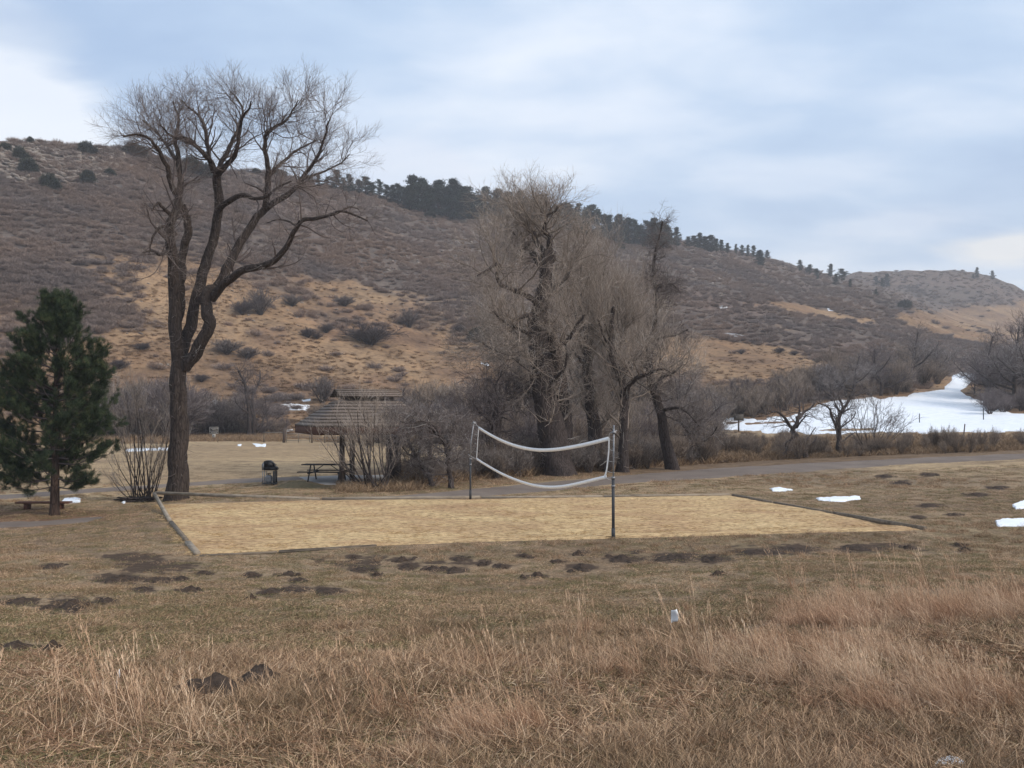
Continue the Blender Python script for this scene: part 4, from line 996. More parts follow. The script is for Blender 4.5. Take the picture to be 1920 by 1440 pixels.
scatter('dry_grass', W, rots(m), np.stack([sz, sz, sz], -1), rng.integers(0, 2, m), fr, 'fringe of tall dry grass along the path and fence')
# straw lying on the sand
st_ = [tuftsrc('straw_bit', M['straw'], 60, (.04,.16), .35, .007, 1.6, (0,0), .95, 2)]
n = 2600; X = rng.uniform(290, 1730, n*2); Y = rng.uniform(929, 1042, n*2); k = polyd(X, Y, COURT) > 2; W = unproj(X[k], Y[k]); W[:, 2] += .035; m = len(W)
scatter('straw', W, rots(m, tilt=.02), np.ones((m, 3))*rng.uniform(.7, 1.2, (m, 1)), np.zeros(m, int), st_, 'straw and dead grass strewn over the sand court')
# rocks
def rocksrc(name):
    import bmesh
    bm = bmesh.new(); bmesh.ops.create_icosphere(bm, subdivisions=1, radius=.5)
    V = np.array([v.co[:] for v in bm.verts]); F = np.array([[v.index for v in f.verts] for f in bm.faces]); bm.free()
    o = rng.normal(size=3)*9
    V = V*(1+.5*fbm(V[:, 0]*2+o[0]+V[:, 2], V[:, 1]*2+o[1]-V[:, 2]*2, 3, 5))[:, None]
    V = V+.10*rng.normal(size=V.shape); V[:, 2] *= .7
    return mesh(name, V, [F], M['rock'], False)
rk = [rocksrc('rock_lump') for _ in range(4)]
ra = [([(-60,270),(60,266),(180,275),(235,285),(215,330),(150,345),(60,340),(-60,330)], 900, .4, 2.1), ([(800,388),(905,396),(912,415),(880,420),(800,402)], 150, .8, 3.0), ([(835,455),(920,445),(945,500),(860,505)], 70, .4, 1.6),
      ([(700,490),(830,470),(850,500),(740,515)], 60, .4, 1.5), ([(1280,465),(1340,480),(1360,560),(1300,540)], 110, .5, 1.8), ([(430,530),(900,570),(900,640),(430,600)], 70, .25, .7), ([(-50,520),(330,520),(330,690),(-50,640)], 60, .25, .8), ([(1100,420),(1180,430),(1210,460),(1120,450)], 50, .8, 2.2)]
Ws = []; Ss = []
for p, n, a, b in ra:
    pp = np.array(p, float); X = rng.uniform(pp[:, 0].min(), pp[:, 0].max(), n*3); Y = rng.uniform(pp[:, 1].min(), pp[:, 1].max(), n*3)
    k = polyd(X, Y, p) > 0; W = unproj(X[k][:n], Y[k][:n]); W = W[np.isfinite(W[:, 1])]; Ws.append(W); Ss.append(rng.uniform(a**.5, b**.5, len(W))**2)
W = np.concatenate(Ws); s_ = np.concatenate(Ss); m = len(W)
scatter('rubble', W, rots(m, tilt=.3), np.stack([s_*1.5, s_, s_*.8], -1), rng.integers(0, 4, m), rk, 'pale rock ledges and boulders on the hillside')
# ------------------------------------------------------------------ near pine
def needles(P, D, n, ln, w):
    """tufts of needles at P pointing about D"""
    m = len(P); B = np.repeat(P, n, 0)+.03*rng.normal(size=(m*n, 3)); d = nrm(np.repeat(nrm(D), n, 0)*.9+.75*sph(m*n)+np.array([0,0,.15]))
    V, Q, k = blades(B, d, rng.uniform(ln*.7, ln*1.2, m*n), w, .08*rng.normal(size=(m*n, 3)), 1)
    c = np.repeat(np.clip(np.repeat(rng.random(m)**.9*.85, n)+.12*rng.normal(size=m*n), 0, .97), k); return V, Q, c
loc = G(102, 966); D = loc[1]
root = empty('pine_tree', loc, 'bushy green pine with bare lower trunk at the left edge, behind the low bench', 'tree')
HT = (966-572)*D/FPX
tp = resample([(0,0,-.1),(.01,0,HT*.3),(-.02,.03,HT*.6),(.02,0,HT*.97)], 30)
V, Q = tubes(tp[None], (np.linspace(.16, .015, 30)*(1+.25*np.exp(-np.linspace(0, 12, 30))))[None], 16, ref=None, rough=.15)
obj('trunk', mesh('trunk', V, [Q], M['bark_pine'], True), root)
BP = []; BR_ = []
z = 1.0
while z < HT*.97:
    u = z/HT; nb = rs.randint(5, 7)
    prof = np.interp(u, [.13, .2, .35, .5, .65, .8, .92, 1], [1.5, 2.05, 2.1, 1.95, 1.6, 1.15, .7, .3])
    for k in range(nb):
        a = rs.uniform(0, 2*PI); L = prof*rs.uniform(.72, 1.12)
        el = np.interp(u, [0, .3, .7, 1], [-.12, .12, .55, 1.1])
        d = np.array([math.cos(a)*math.cos(el), math.sin(a)*math.cos(el), math.sin(el)])
        pts = [np.array([0,0,z]), np.array([0,0,z])+d*L*.5+np.array([0,0,-.06*L]), np.array([0,0,z])+d*L+np.array([0,0,.14*L])]
        BP.append(resample(pts, 9)); BR_.append(np.linspace(.012+.016*L/2, .006, 9))
    z += rs.uniform(.17, .30)
BP = np.array(BP); BR_ = np.array(BR_)
b2 = grow(BP, BR_, 1800, .22, (25, 60), (.25, .6), .25, .12, 5, .6, .005)
b3 = grow(b2[0], b2[1], 1300, .2, (25, 60), (.12, .3), .25, .1, 4, .6, .004)
parts = []
for (P_, R_), k in (((BP, BR_), 5), (b2, 3), (b3, 3)):
    V, Q = tubes(P_, R_, k); parts.append((V, Q, np.repeat(rng.random(len(P_))*.5, P_.shape[1]*k)))
V, Q, c = cat(parts); obj('branches', mesh('branches', V, [Q], M['twig_dark'], True, {'c': c}), root)
tips = np.concatenate([BP[:, -1], b2[0][:, -1], b3[0][:, -1], b2[0][:, 3], b2[0][:, 2], BP[:, 7], BP[:, 6]]); dirs = np.concatenate([BP[:, -1]-BP[:, -2], b2[0][:, -1]-b2[0][:, -2], b3[0][:, -1]-b3[0][:, -2], b2[0][:, 3]-b2[0][:, 2], b2[0][:, 2]-b2[0][:, 1], BP[:, 7]-BP[:, 6], BP[:, 6]-BP[:, 5]])
V, Q, c = needles(tips, dirs, 40, .14, .010)
dead = rng.random(len(tips)) < .02
obj('needles', mesh('needles', V, [Q], M['needle'], False, {'c': c}), root)

# ------------------------------------------------------------------ pines and junipers far away
def farpine(seed, slim):
    r = random.Random(seed); Hh = 1.0
    P = []; R = []; C_ = []; bx = rng.normal()*.03
    tr = resample([(0,0,-.08),(bx,0,.4),(bx*.5,0,.96)], 8)
    z = r.uniform(.06, .16)
    while z < .98:
        u = (z-.1)/.9; prof = slim*np.interp(u, [0, .2, .5, .8, 1], [.75, 1, .85, .5, .12])
        for k in range(r.randint(2, 4)):
            a = r.uniform(0, 2*PI); L = prof*r.uniform(.2, 1.25); el = .15+.5*u
            d = np.array([math.cos(a)*math.cos(el), math.sin(a)*math.cos(el), math.sin(el)])
            b = np.array([bx*z, 0, z]); P.append(resample([b, b+d*L*.6, b+d*L], 4)); R.append(np.linspace(.012, .004, 4))
            for q in (.45, .75, 1.0):
                if r.random() < .85: C_.append(b+d*L*q)
        z += r.uniform(.03, .075)
    V1, Q1 = tubes(tr[None], np.linspace(.03, .008, 8)[None], 6); V2, Q2 = tubes(np.array(P), np.array(R), 3)
    trunk = mesh('trunk', np.concatenate([V1, V2]), [np.concatenate([Q1, Q2+len(V1)])], M['bark_pine'])
    C_ = np.array(C_); n = 34; m = len(C_)
    B = np.repeat(C_, n, 0)+rng.normal(size=(m*n, 3))*np.array([.036, .036, .022])
    V, Q, k = blades(B, nrm(sph(m*n, .4)), rng.uniform(.025, .06, m*n), .022, 0*B, 1)
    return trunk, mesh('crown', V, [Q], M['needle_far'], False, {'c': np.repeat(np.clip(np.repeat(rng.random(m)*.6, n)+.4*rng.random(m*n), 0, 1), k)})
def juniper(seed, mat='juniper', w=.5, n=5200):
    m = 46; a = sph(m, .2); a[:, 2] = np.abs(a[:, 2])*.9
    cc = a*np.array([w*.72, w*.72, .62])*rng.uniform(.5, 1, (m, 1))+np.array([0, 0, .12])
    i = rng.integers(0, m, n); d = sph(n, .2); B = cc[i]+d*rng.uniform(.05, .2, (n, 1)); B[:, 2] = np.maximum(B[:, 2], .01)
    V, Q, k = blades(B, nrm(d+np.array([0,0,.3])), rng.uniform(.04, .09, n), .035, 0*B, 1)
    tr = resample([(0,0,-.08),(.02,0,.2),(0,.02,.6)], 6); V1, Q1 = tubes(tr[None], np.linspace(.05, .02, 6)[None], 6)
    return mesh('trunk', V1, [Q1], M['bark_pine']), mesh('crown', V, [Q], M[mat], False, {'c': np.repeat(np.clip(np.repeat(rng.random(m)[i]*.5, 1)+.5*rng.random(n), 0, 1), k)})
pines = [farpine(i, s) for i, s in enumerate([.26, .33, .38, .30, .44, .24])]
junis = [juniper(i) for i in range(3)]
def put(name, kind, px, py, hpx, label, catg, group, wf=1.0, src=None, lift=0, rot=None):
    """stand a copy of a plant at a spot on the hill; hpx = its height in the photo"""
    W = G(px, py)
    if not np.isfinite(W[1]):
        k = 0
        while not np.isfinite(W[1]) and k < 40: k += 1; W = G(px, py+k)
    h = hpx*W[1]/FPX
    r = bpy.data.objects.new(name, None); C.objects.link(r); r.location = W; r.rotation_euler = (0, 0, rs.uniform(0, 6.28) if rot is None else rot)
    r.scale = (h*wf, h*wf, h); tag(r, label, catg, group)
    for nm, me in zip(('trunk', 'crown'), src): obj(nm, me, r)
    return r
RG = 'pines along the ridge skyline'
names = []
def ordn(i): return ['first','second','third','fourth','fifth','sixth','seventh','eighth','ninth','tenth','eleventh','twelfth','thirteenth','fourteenth','fifteenth','sixteenth','seventeenth','eighteenth','nineteenth','twentieth'][i]
ridge = [ # (section text, [(px, base py, height)])
 ('row behind the cottonwood crown', [(597,350,22),(614,352,20),(630,358,38),(643,360,26),(656,362,34),(671,364,26),(686,368,36),(698,368,26),(711,372,34),(725,376,28)]),
 ('stand above the shelter', [(736,382,34),(746,388,42),(760,392,40),(770,398,48),(777,398,66),(790,400,62),(800,404,50),(812,404,48),(824,408,68),(836,410,56),(850,414,76),(862,414,62),(872,412,62),(884,414,48)]),
 ('stand left of the massive tree', [(896,410,42),(908,410,58),(918,412,44),(928,412,54),(938,412,55),(946,412,40),(956,414,54),(966,416,46),(976,418,60),(990,420,46)]),
 ('stand behind the massive tree', [(1004,420,46),(1014,422,56),(1026,424,44),(1040,428,44),(1052,432,48),(1062,436,54)]),
 ('stand right of the massive tree', [(1074,440,48),(1085,440,58),(1097,442,46),(1108,444,58),(1120,448,54),(1132,450,46),(1143,454,50),(1152,456,40),(1161,458,54),(1170,458,42),(1178,460,50),(1190,462,50),(1202,464,40)]),
 ('group behind the snag top', [(1214,466,50),(1226,468,58),(1238,468,52),(1249,468,46),(1269,462,35),(1256,462,22)]),
 ('small row right of the snag', [(1290,464,20),(1302,466,24),(1312,468,30),(1322,470,26),(1333,472,30),(1343,474,26),(1353,474,24),(1364,476,20)]),
 ('thin row toward the far hill', [(1380,478,20),(1392,480,20),(1402,482,22),(1413,483,22),(1424,486,16),(1439,487,18)])]
for sec, L in ridge:
    big_ = max(l[2] for l in L)
    for i, (a, b, h) in enumerate(L):
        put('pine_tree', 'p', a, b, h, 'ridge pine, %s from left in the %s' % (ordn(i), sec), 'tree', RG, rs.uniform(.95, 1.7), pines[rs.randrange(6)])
for (a, b, h, l) in [(1425,500,30,'lone grey pine on the slope below the thin ridge row'),(1500,508,20,'small pine at the left end of the sloping cluster before the far hill'),(1518,516,20,'pine in the middle of the sloping cluster before the far hill'),
      (1531,524,20,'low pine just below the middle of the sloping cluster'),(1557,520,24,'tallest pine of the sloping cluster, against the sky'),(1579,528,24,'pine on the brow where near ridge meets far hill'),(1567,534,20,'pine just below the brow where the ridges meet'),(1594,540,16,'lowest pine of the sloping cluster near the far hill'),
      (1643,534,16,'small pine on the left flank of the far hill'),(1663,538,24,'larger pine on the left flank of the far hill'),(1654,540,18,'pine tucked beside the larger one on the far hill flank'),(1643,556,14,'single low pine under the far hill flank group'),
      (1832,522,20,'left pine of the pair on the far hill top'),(1861,524,16,'right pine of the pair on the far hill top'),(1825,524,10,'tiny pine beside the left one on the far hill top')]:
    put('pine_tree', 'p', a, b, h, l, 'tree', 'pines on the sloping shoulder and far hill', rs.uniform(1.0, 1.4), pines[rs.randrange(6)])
JG = 'junipers on the hillside'
for (a, b, h, wf, l) in [(37,300,34,1.0,'upper juniper of the leaning pair near the left edge of the ridge'),(52,326,44,.95,'lower juniper of the leaning pair near the left edge of the ridge'),(57,268,16,.9,'tiny juniper standing on the skyline at far left'),
      (163,290,34,1.2,'broad dark juniper on the skyline left of the cottonwood crown'),(93,356,42,1.0,'dark cone shaped juniper below the rock ledges at left'),(165,345,34,1.0,'juniper beside a pale slab below the ledges'),
      (253,292,34,1.6,'wide rounded juniper on the skyline behind the cottonwood left branches'),(206,332,22,1.1,'small juniper half hidden by the cottonwood leftmost twigs'),(358,308,22,1.6,'low juniper on the skyline behind the cottonwood middle fork'),(375,332,40,1.6,'broad juniper on the slope behind the cottonwood middle fork'),
      (10,282,20,1.4,'low juniper on the rocks at the left edge'),(525,330,16,1.9,'flat juniper on the skyline behind the cottonwood right limbs'),(575,342,20,1.6,'juniper on the skyline where the cottonwood right crown starts'),
      (900,640,38,1.35,'round dark green juniper alone on the tan slope'),(1697,579,24,1.2,'dark juniper above the pale stripe below the far hill'),(806,410,20,1.2,'small juniper under the dense ridge stand'),(480,325,12,1.9,'tiny flat juniper on the skyline between cottonwood limbs'),
      (1165,470,20,.9,'juniper on the slope under the dark ridge stand')]:
    put('juniper_bush', 'j', a, b, h, l, 'juniper', JG, wf, junis[rs.randrange(3)])
# individual shrubs on the tan slope
def hillshrub(i):
    h = gen_stems(26, 1.0, .6, [dict(n=220, t0=.2, ang=(20,60), L=(.25,.5), up=.15, gn=.16, Np=4, rk=.6, rmin=.010), dict(n=1400, t0=.15, ang=(20,60), L=(.12,.3), up=.15, gn=.15, Np=3, rk=.6, rmin=.007)], r=.02)
    return [levmesh('stem', h[:1], M['bark_dark']), levmesh('twigs', h[1:], M[['twig_dark','twig_grey','twig_brown'][i]])]
hs_ = [hillshrub(i) for i in range(3)]
for (a, b, h, wf, k, l) in [(695,646,36,2.3,0,'big dark spreading shrub in the middle of the tan slope'),(612,624,16,1.7,0,'low dark shrub left of the big spreading one'),(578,633,18,1.4,0,'little dark shrub at the left of the low dark one'),(594,636,12,1.6,0,'flat shrub between two dark shrubs on the tan slope'),
      (768,614,32,.9,1,'upright grey shrub on the tan slope above the shelter'),(860,624,14,1.6,0,'small shrub touching the left side of the round juniper'),(488,590,44,1.0,1,'tall airy grey shrub on the slope right of the cottonwood trunk'),(455,590,26,1.3,0,'dark shrub beside the tall airy one on the slope'),
      (425,664,26,1.8,1,'grey shrub clump just right of the cottonwood fork'),(465,672,20,2.0,1,'long low grey shrub trailing right of the clump by the fork'),(225,692,18,1.6,0,'low shrub on the slope left of the cottonwood trunk'),(268,657,14,1.8,0,'flat brown shrub on the slope left of the cottonwood fork'),
      (605,756,46,.9,1,'grey bush at the hill foot behind the shelter roof'),(378,716,14,1.9,0,'dark shrub close to the right side of the cottonwood trunk'),(1462,662,10,1.8,0,'small shrub on the upper right tan slope'),(1490,666,9,1.9,0,'smaller shrub right of the one on the upper right tan slope'),(1532,680,8,1.9,1,'last low shrub at the end of the right tan slope'),(1390,664,9,1.7,1,'faint low shrub in the middle of the right tan slope'),
      (548,574,20,1.5,1,'grey shrub at the upper edge of the tan slope'),(646,574,18,1.8,1,'bluish shrub at the top edge of the tan slope')]:
    r = put('hill_shrub', 's', a, b, h, l, 'shrub', 'shrubs dotted over the tan slope', wf, hs_[k])
    for ch, nm in zip(r.children, ('stem', 'twigs')): ch.name = nm
# background bare trees, copies of two shapes
def baretree(seed, up, mat):
    P = [resample([(0,0,-.05),(.02*rs.uniform(-2,2),0,.2),(.08*rs.uniform(-1,1),.03,.5),(.1*rs.uniform(-1,1),0,.8)], 16)]; R = [np.linspace(.022, .006, 16)]
    for k in range(6):
        a = k*1.05+rs.uniform(-.3,.3); b = P[0][3+k]; s = rs.uniform(.22, .4)
        P.append(resample([b, b+np.array([math.cos(a)*s*.5, math.sin(a)*s*.5, .08]), b+np.array([math.cos(a)*s, math.sin(a)*s, .22+.1*rs.random()])], 16)); R.append(np.linspace(.012, .003, 16))
    P = np.array(P); R = np.array(R); V, Q = tubes(P, R, 7, rough=.3)
    g1 = grow(P, R, 110, .3, (25,70), (.1,.26), up, .22, 6, .55, .0022); g2 = grow(g1[0], g1[1], 700, .1, (20,65), (.06,.17), up, .2, 5, .6, .0014); g3 = grow(g2[0], g2[1], 2600, .1, (20,60), (.03,.09), up, .18, 3, .6, .0010)
    return [mesh('trunk', V, [Q], M['bark_dark'], True), levmesh('crown', [g1, g2, g3], M[mat], ks=(3,3,3,3))]
bts = [baretree(1, .12, 'twig_grey'), baretree(2, .05, 'twig_dark'), baretree(3, .3, 'twig_brown'), baretree(4, .1, 'twig_grey')]
for (a, b, h, wf, k, l) in [(1375,768,66,1.0,1,'small dark bare tree above the brown sign'),(1405,770,74,.9,1,'slim dark bare tree right of the brown sign'),(1462,768,78,1.1,1,'bare tree with a hooked stem at the tan slope foot, above the snow'),
      (1600,748,100,1.4,0,'grey leafless tree above the middle of the snow patch'),(1650,742,110,1.4,1,'grey leafless tree with dark limbs above the snow patch'),(1708,728,130,1.2,0,'taller bare tree at the right of the creek thicket'),(1560,752,80,1.5,3,'low bare tree at the left end of the creek thicket'),(1760,712,90,1.3,3,'grey bare tree just left of the snow tongue'),
      (1855,752,150,1.2,0,'large grey bare tree right of the snow tongue'),(1905,765,190,1.1,1,'tall dark limbed bare tree at the right edge'),(1945,772,200,1.1,0,'bare tree cut off by the right edge'),(1880,748,130,1.3,3,'bare tree behind the large grey one at the right'),
      (1828,738,60,1.3,1,'low dark bare tree beside the snow tongue'),(1330,800,90,1.1,3,'pale bare tree behind the gnarled spreading tree'),(752,800,92,1.1,1,'small bare tree rising right of the shelter roof top'),(812,806,100,1.2,2,'brown bare tree behind the crooked little trees'),(885,806,110,1.2,2,'brown bare tree behind the far net post'),
      (700,800,70,1.1,2,'little bare tree peeping over the shelter roof'),(965,835,330,.75,2,'brown bare tree filling the gap left of the massive trunk'),(1035,838,405,.6,2,'tallest brown bare tree directly behind the massive trunk'),(1085,815,250,.7,2,'tall brown bare tree between the two trunks behind the net'),(1205,812,290,.62,2,'tall brown bare tree left of the leaning snag'),(1155,815,300,.6,2,'upswept brown bare tree behind the forked one'),
      (1275,806,150,1.0,3,'grey bare tree behind the leaning snag'),(215,820,130,.8,2,'thin brown bare tree behind the vase shaped clump'),(250,822,110,.9,2,'thin brown bare tree between the vase shaped clump and big trunk'),(500,808,80,.9,1,'small dark tree leaning beside the two stemmed one'),(175,822,80,1,2,'bare tree hidden partly by the green pine')]:
    put('bare_tree', 'b', a, b, h, l, 'tree', 'bare trees along the creek and hill foot', wf, bts[k])

# ------------------------------------------------------------------ picnic shelter
th = math.radians(22); ux = np.array([math.cos(th), math.sin(th), 0]); uy = np.array([-math.sin(th), math.cos(th), 0]); uz = np.array([0,0,1.])
FL = np.array([-8.12, 40.0, 0]); gz = G(640, 904)[2]
S = empty('picnic_shelter', (float((FL+ux*2.7+uy*2.7)[0]), float((FL+ux*2.7+uy*2.7)[1]), gz), 'open picnic shelter with brown shingle roof, small raised roof on top and reddish fascia', 'shelter')
RM = np.stack([ux, uy, uz], 1); S.rotation_euler = (0, 0, th)
# local frame: x,y in [-2.7,2.7]
def hiproof(x0, x1, y0, y1, z0, X0, X1, Y0, Y1, z1, n, lip=.045):
    V = []; Q = []; k = 0
    for i in range(n):
        a, b = i/n, (i+1)/n+.02
        def rect(u, dz, o=0):
            return [(x0+(X0-x0)*u-o, y0+(Y0-y0)*u-o, z0+(z1-z0)*u+dz), (x1+(X1-x1)*u+o, y0+(Y0-y0)*u-o, z0+(z1-z0)*u+dz), (x1+(X1-x1)*u+o, y1+(Y1-y1)*u+o, z0+(z1-z0)*u+dz), (x0+(X0-x0)*u-o, y1+(Y1-y1)*u+o, z0+(z1-z0)*u+dz)]
        for r in (rect(a, -.015, .03), rect(a, lip, .03), rect(b, .0)): V += r
        for m in (0, 4):
            for j in range(4):
                q = [k+m+j, k+m+(j+1) % 4, k+m+4+(j+1) % 4, k+m+4+j]; Q.append(q)
        k += 12
    return V, Q
def shake():
    m, nt, b = nmat('shake_roof')
    tc = N(nt, 'ShaderNodeTexCoord'); mp = N(nt, 'ShaderNodeMapping'); mp.inputs['Scale'].default_value = (6, 6, .2); nt.links.new(tc.outputs['Object'], mp.inputs['Vector'])
    f = noise(nt, mp.outputs[0], 1.3, 6, .8); g = noise(nt, tc.outputs['Object'], .8, 4)
    c = ramp(nt, f, [(.3, (.12,.092,.074)), (.5, (.205,.162,.133)), (.72, (.32,.265,.22))]); c = mixc(nt, 1.0, c, ramp(nt, g, [(.3, (.8,.78,.76)), (.7, (1.15,1.15,1.15))]), 'MULTIPLY')
    nt.links.new(c, b.inputs['Base Color']); b.inputs['Roughness'].default_value = .9; bump(nt, b, f, .5, .03); return m
M['shake'] = shake(); M['butt'] = simple('shake_butt', (.075,.058,.048), (.11,.085,.07), 9, .95, 0)  # darker butt ends put the shadow lines between courses into the colour
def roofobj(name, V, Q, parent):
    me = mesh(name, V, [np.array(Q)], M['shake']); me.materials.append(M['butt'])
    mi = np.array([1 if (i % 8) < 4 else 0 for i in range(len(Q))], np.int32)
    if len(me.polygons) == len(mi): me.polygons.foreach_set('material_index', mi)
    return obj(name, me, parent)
e0 = 2.50-gz; e1 = 3.62-gz
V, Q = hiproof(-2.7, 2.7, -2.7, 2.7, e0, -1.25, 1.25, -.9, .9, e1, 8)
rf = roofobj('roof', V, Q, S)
mb = MB(); mb.box((0, 0, e0-.03), (5.3, 5.3, .04)); obj('ceiling', mb.me('ceiling', M['fascia']), S)
mb = MB()
for c, s_ in (((0,-2.68,0),(5.44,.05,.34)), ((0,2.68,0),(5.44,.05,.34)), ((-2.68,0,0),(.05,5.30,.34)), ((2.68,0,0),(.05,5.30,.34))):
    mb.box((c[0], c[1], e0-.19), s_, bev=.006)
obj('fascia', mb.me('fascia', M['fascia']), S)
mb = MB(); mb.box((0, 0, e1+.06), (2.2, 1.5, .26)); obj('roof_gap_shade', mb.me('roof_gap_shade', M['butt']), S)  # dark box stands in for the shaded gap under the raised roof
# raised roof: shallow gable with stepped courses
V = []; Q = []; k = 0
for sgn in (-1, 1):
    for i in range(4):
        a, b = i/4, (i+1)/4+.04; ya, yb = sgn*(1.15*(1-a)), sgn*(1.15*(1-b)); za, zb = e1+.17+.34*a, e1+.17+.34*b
        hw = 1.42-.0*a
        V += [(-hw, ya, za-.02), (hw, ya, za-.02), (-hw, ya, za+.05), (hw, ya, za+.05), (-hw, yb, zb), (hw, yb, zb), (-hw, yb, zb-.05), (hw, yb, zb-.05)]
        Q += [[k, k+1, k+3, k+2], [k, k+2, k+4, k+6], [k+1, k+7, k+5, k+3], [k, k+6, k+7, k+1], [k+2, k+3, k+5, k+4]]; k += 8
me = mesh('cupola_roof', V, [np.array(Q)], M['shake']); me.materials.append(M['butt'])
mi = np.array([0 if (i % 5) == 4 else 1 for i in range(len(Q))], np.int32); me.polygons.foreach_set('material_index', mi)  # course edges and undersides carry the painted shade tone
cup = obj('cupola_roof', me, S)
def loc2(p): return np.linalg.inv(RM)@(np.array(p)-np.array(S.location))
for (a, Yd) in ((641.5, 41.9), (660.5, 43.6), (806, 46.0)):
    p = at(a, 800, Yd); p[2] = gz; q = loc2(p); mb = MB(); mb.box((q[0], q[1], (e0-.05)/2-.03), (.2, .2, e0-.05+.06), bev=.012); obj('post', mb.me('post', M['post']), S)
p = at(738, 800, 42.3); p[2] = gz; q = loc2(p); mb = MB(); mb.box((q[0], q[1], (e0-.05)/2-.03), (.56, .5, e0-.02), bev=.03); obj('pillar', mb.me('pillar', simple('pillar_stone', (.055,.045,.045), (.11,.09,.088), 7, .95, .8, .04)), S)
mb = MB(); mb.box((0, -1.6, e0-.18), (5.2, .14, .24)); mb.box((0, 1.6, e0-.18), (5.2, .14, .24)); mb.box((-1.9, 0, e0-.19), (.14, 3.06, .22)); mb.box((1.9, 0, e0-.19), (.14, 3.06, .22)); obj('beam', mb.me('beam', M['post']), S)

# picnic table (2.1 m), local frame
def root_at(name, px, py, rz, label, catg, group=None, z=None, D=None):
    W = G(px, py) if D is None else at(px, py, D)
    if z is not None: W[2] = z
    r = empty(name, W, label, catg, group); r.rotation_euler = (0, 0, rz); return r
T = root_at('picnic_table', 613, 904, math.radians(-6), 'dark picnic table with attached benches on the slab under the shelter', 'table')
T.location.z += .05
mb = MB()
for k in range(5): mb.box((0, -.3+k*.15, .74), (2.15, .14, .04), bev=.005)
obj('tabletop', mb.me('tabletop', M['table']), T)
for s_ in (-1, 1):
    mb = MB()
    for k in range(2): mb.box((-.03, s_*(.62+k*.15), .44), (2.15, .14, .04), bev=.005)
    obj('bench_seat', mb.me('bench_seat', M['table']), T)
for x in (-.68, .68):
    for s_ in (-1, 1):
        mb = MB(); mb.tube([(x, s_*.62, 0), (x, s_*.22, .72)], .032, 8); obj('leg', mb.me('leg', M['metal_dark']), T)
    mb = MB(); mb.box((x+.045, 0, .39), (.05, 1.5, .06)); obj('crossbar', mb.me('crossbar', M['metal_dark']), T)
    mb = MB(); mb.tube([(x*.95, 0, .40), (x*.25, 0, .71)], .018, 6); obj('brace', mb.me('brace', M['metal_dark']), T)

# barbecue grill
B_ = root_at('barbecue_grill', 506, 909, math.radians(4), 'black lidded barbecue grill on an open stand on the grass left of the picnic table', 'grill')
u = B_.location.y/FPX
def gp(l): return [((x-372)/8*u*1.0, (708-z)/8*u) for x, z in l]
mb = MB(); mb.prism(gp([(300,430),(300,350),(318,345),(378,346),(440,402),(443,435)]), -.26, .26); obj('hood', mb.me('hood', M['black']), B_)
mb = MB(); mb.prism(gp([(268,485),(266,400),(298,352),(298,485)]), -.25, .25); obj('side_panel', mb.me('side_panel', M['metal_grey']), B_)
mb = MB(); mb.prism(gp([(300,486),(300,433),(446,433),(470,440),(486,468),(482,486)]), -.27, .27); obj('firebox', mb.me('firebox', M['black']), B_)
mb = MB(); mb.tube([((445-372)/8*u, -.2, (708-412)/8*u), ((464-372)/8*u, -.2, (708-408)/8*u), ((464-372)/8*u, .2, (708-408)/8*u), ((445-372)/8*u, .2, (708-412)/8*u)], .012, 6); obj('handle', mb.me('handle', M['metal_grey']), B_)
for x, w_ in ((280, .05), (308, .03)):
    for y_ in (-.22, .22):
        mb = MB(); mb.box(((x-372)/8*u, y_, .30), (w_*.7, .03, .62), bev=.004); obj('leg', mb.me('leg', M['metal_grey']), B_)
for x in (438, 460):
    for y_ in (-.2, .2):
        mb = MB(); mb.box(((x-372)/8*u, y_, .30), (.05, .06, .62), bev=.005); obj('leg', mb.me('leg', M['metal_dark']), B_)
mb = MB(); mb.box((0, 0, .07), (.58, .5, .03)); mb.box((0, 0, .09), (.5, .42, .01)); obj('shelf', mb.me('shelf', M['metal_dark']), B_)
for y_ in (-.21, .21):
    mb = MB(); mb.tube([((280-372)/8*u, y_, .32), ((438-372)/8*u, y_, .32)], .01, 6); obj('rail', mb.me('rail', M['metal_grey']), B_)
Tn = empty('propane_tank', tuple(np.array(B_.location)+np.array([-.04, -.02, .096])), 'small grey propane tank standing inside the grill stand', 'tank')
prof = [(.0,0),(.12,0),(.125,.04),(.15,.07),(.155,.12),(.155,.24),(.14,.29),(.09,.325),(.03,.335),(.0,.335)]
V = []; Q = []
for i, (r_, z_) in enumerate(prof):
    for j in range(16): V.append((max(r_, .001)*math.cos(j*PI/8), max(r_, .001)*math.sin(j*PI/8), z_))
for i in range(len(prof)-1):
    for j in range(16): Q.append([i*16+j, i*16+(j+1) % 16, (i+1)*16+(j+1) % 16, (i+1)*16+j])
obj('tank_body', mesh('tank_body', V, [np.array(Q)], M['tank'], True), Tn)
mb = MB(); mb.tube([(0,0,.333),(0,0,.39)], .03, 8); mb.tube([(-.04,0,.40),(.05,0,.40)], .018, 6); obj('valve', mb.me('valve', simple('brass', (.25,.15,.07), (.33,.2,.1), 9, .5, 0)), Tn)
mb = MB()
for k in range(9):
    a0, a1 = -.2+k*.62, -.2+(k+1)*.62
    if k % 3 == 2: continue
    mb.tube([(.085*math.cos(a0), .085*math.sin(a0), .34), (.085*math.cos(a0), .085*math.sin(a0), .41), (.085*math.cos(a1), .085*math.sin(a1), .41), (.085*math.cos(a1), .085*math.sin(a1), .34)], .008, 5)
obj('collar', mb.me('collar', M['tank']), Tn)

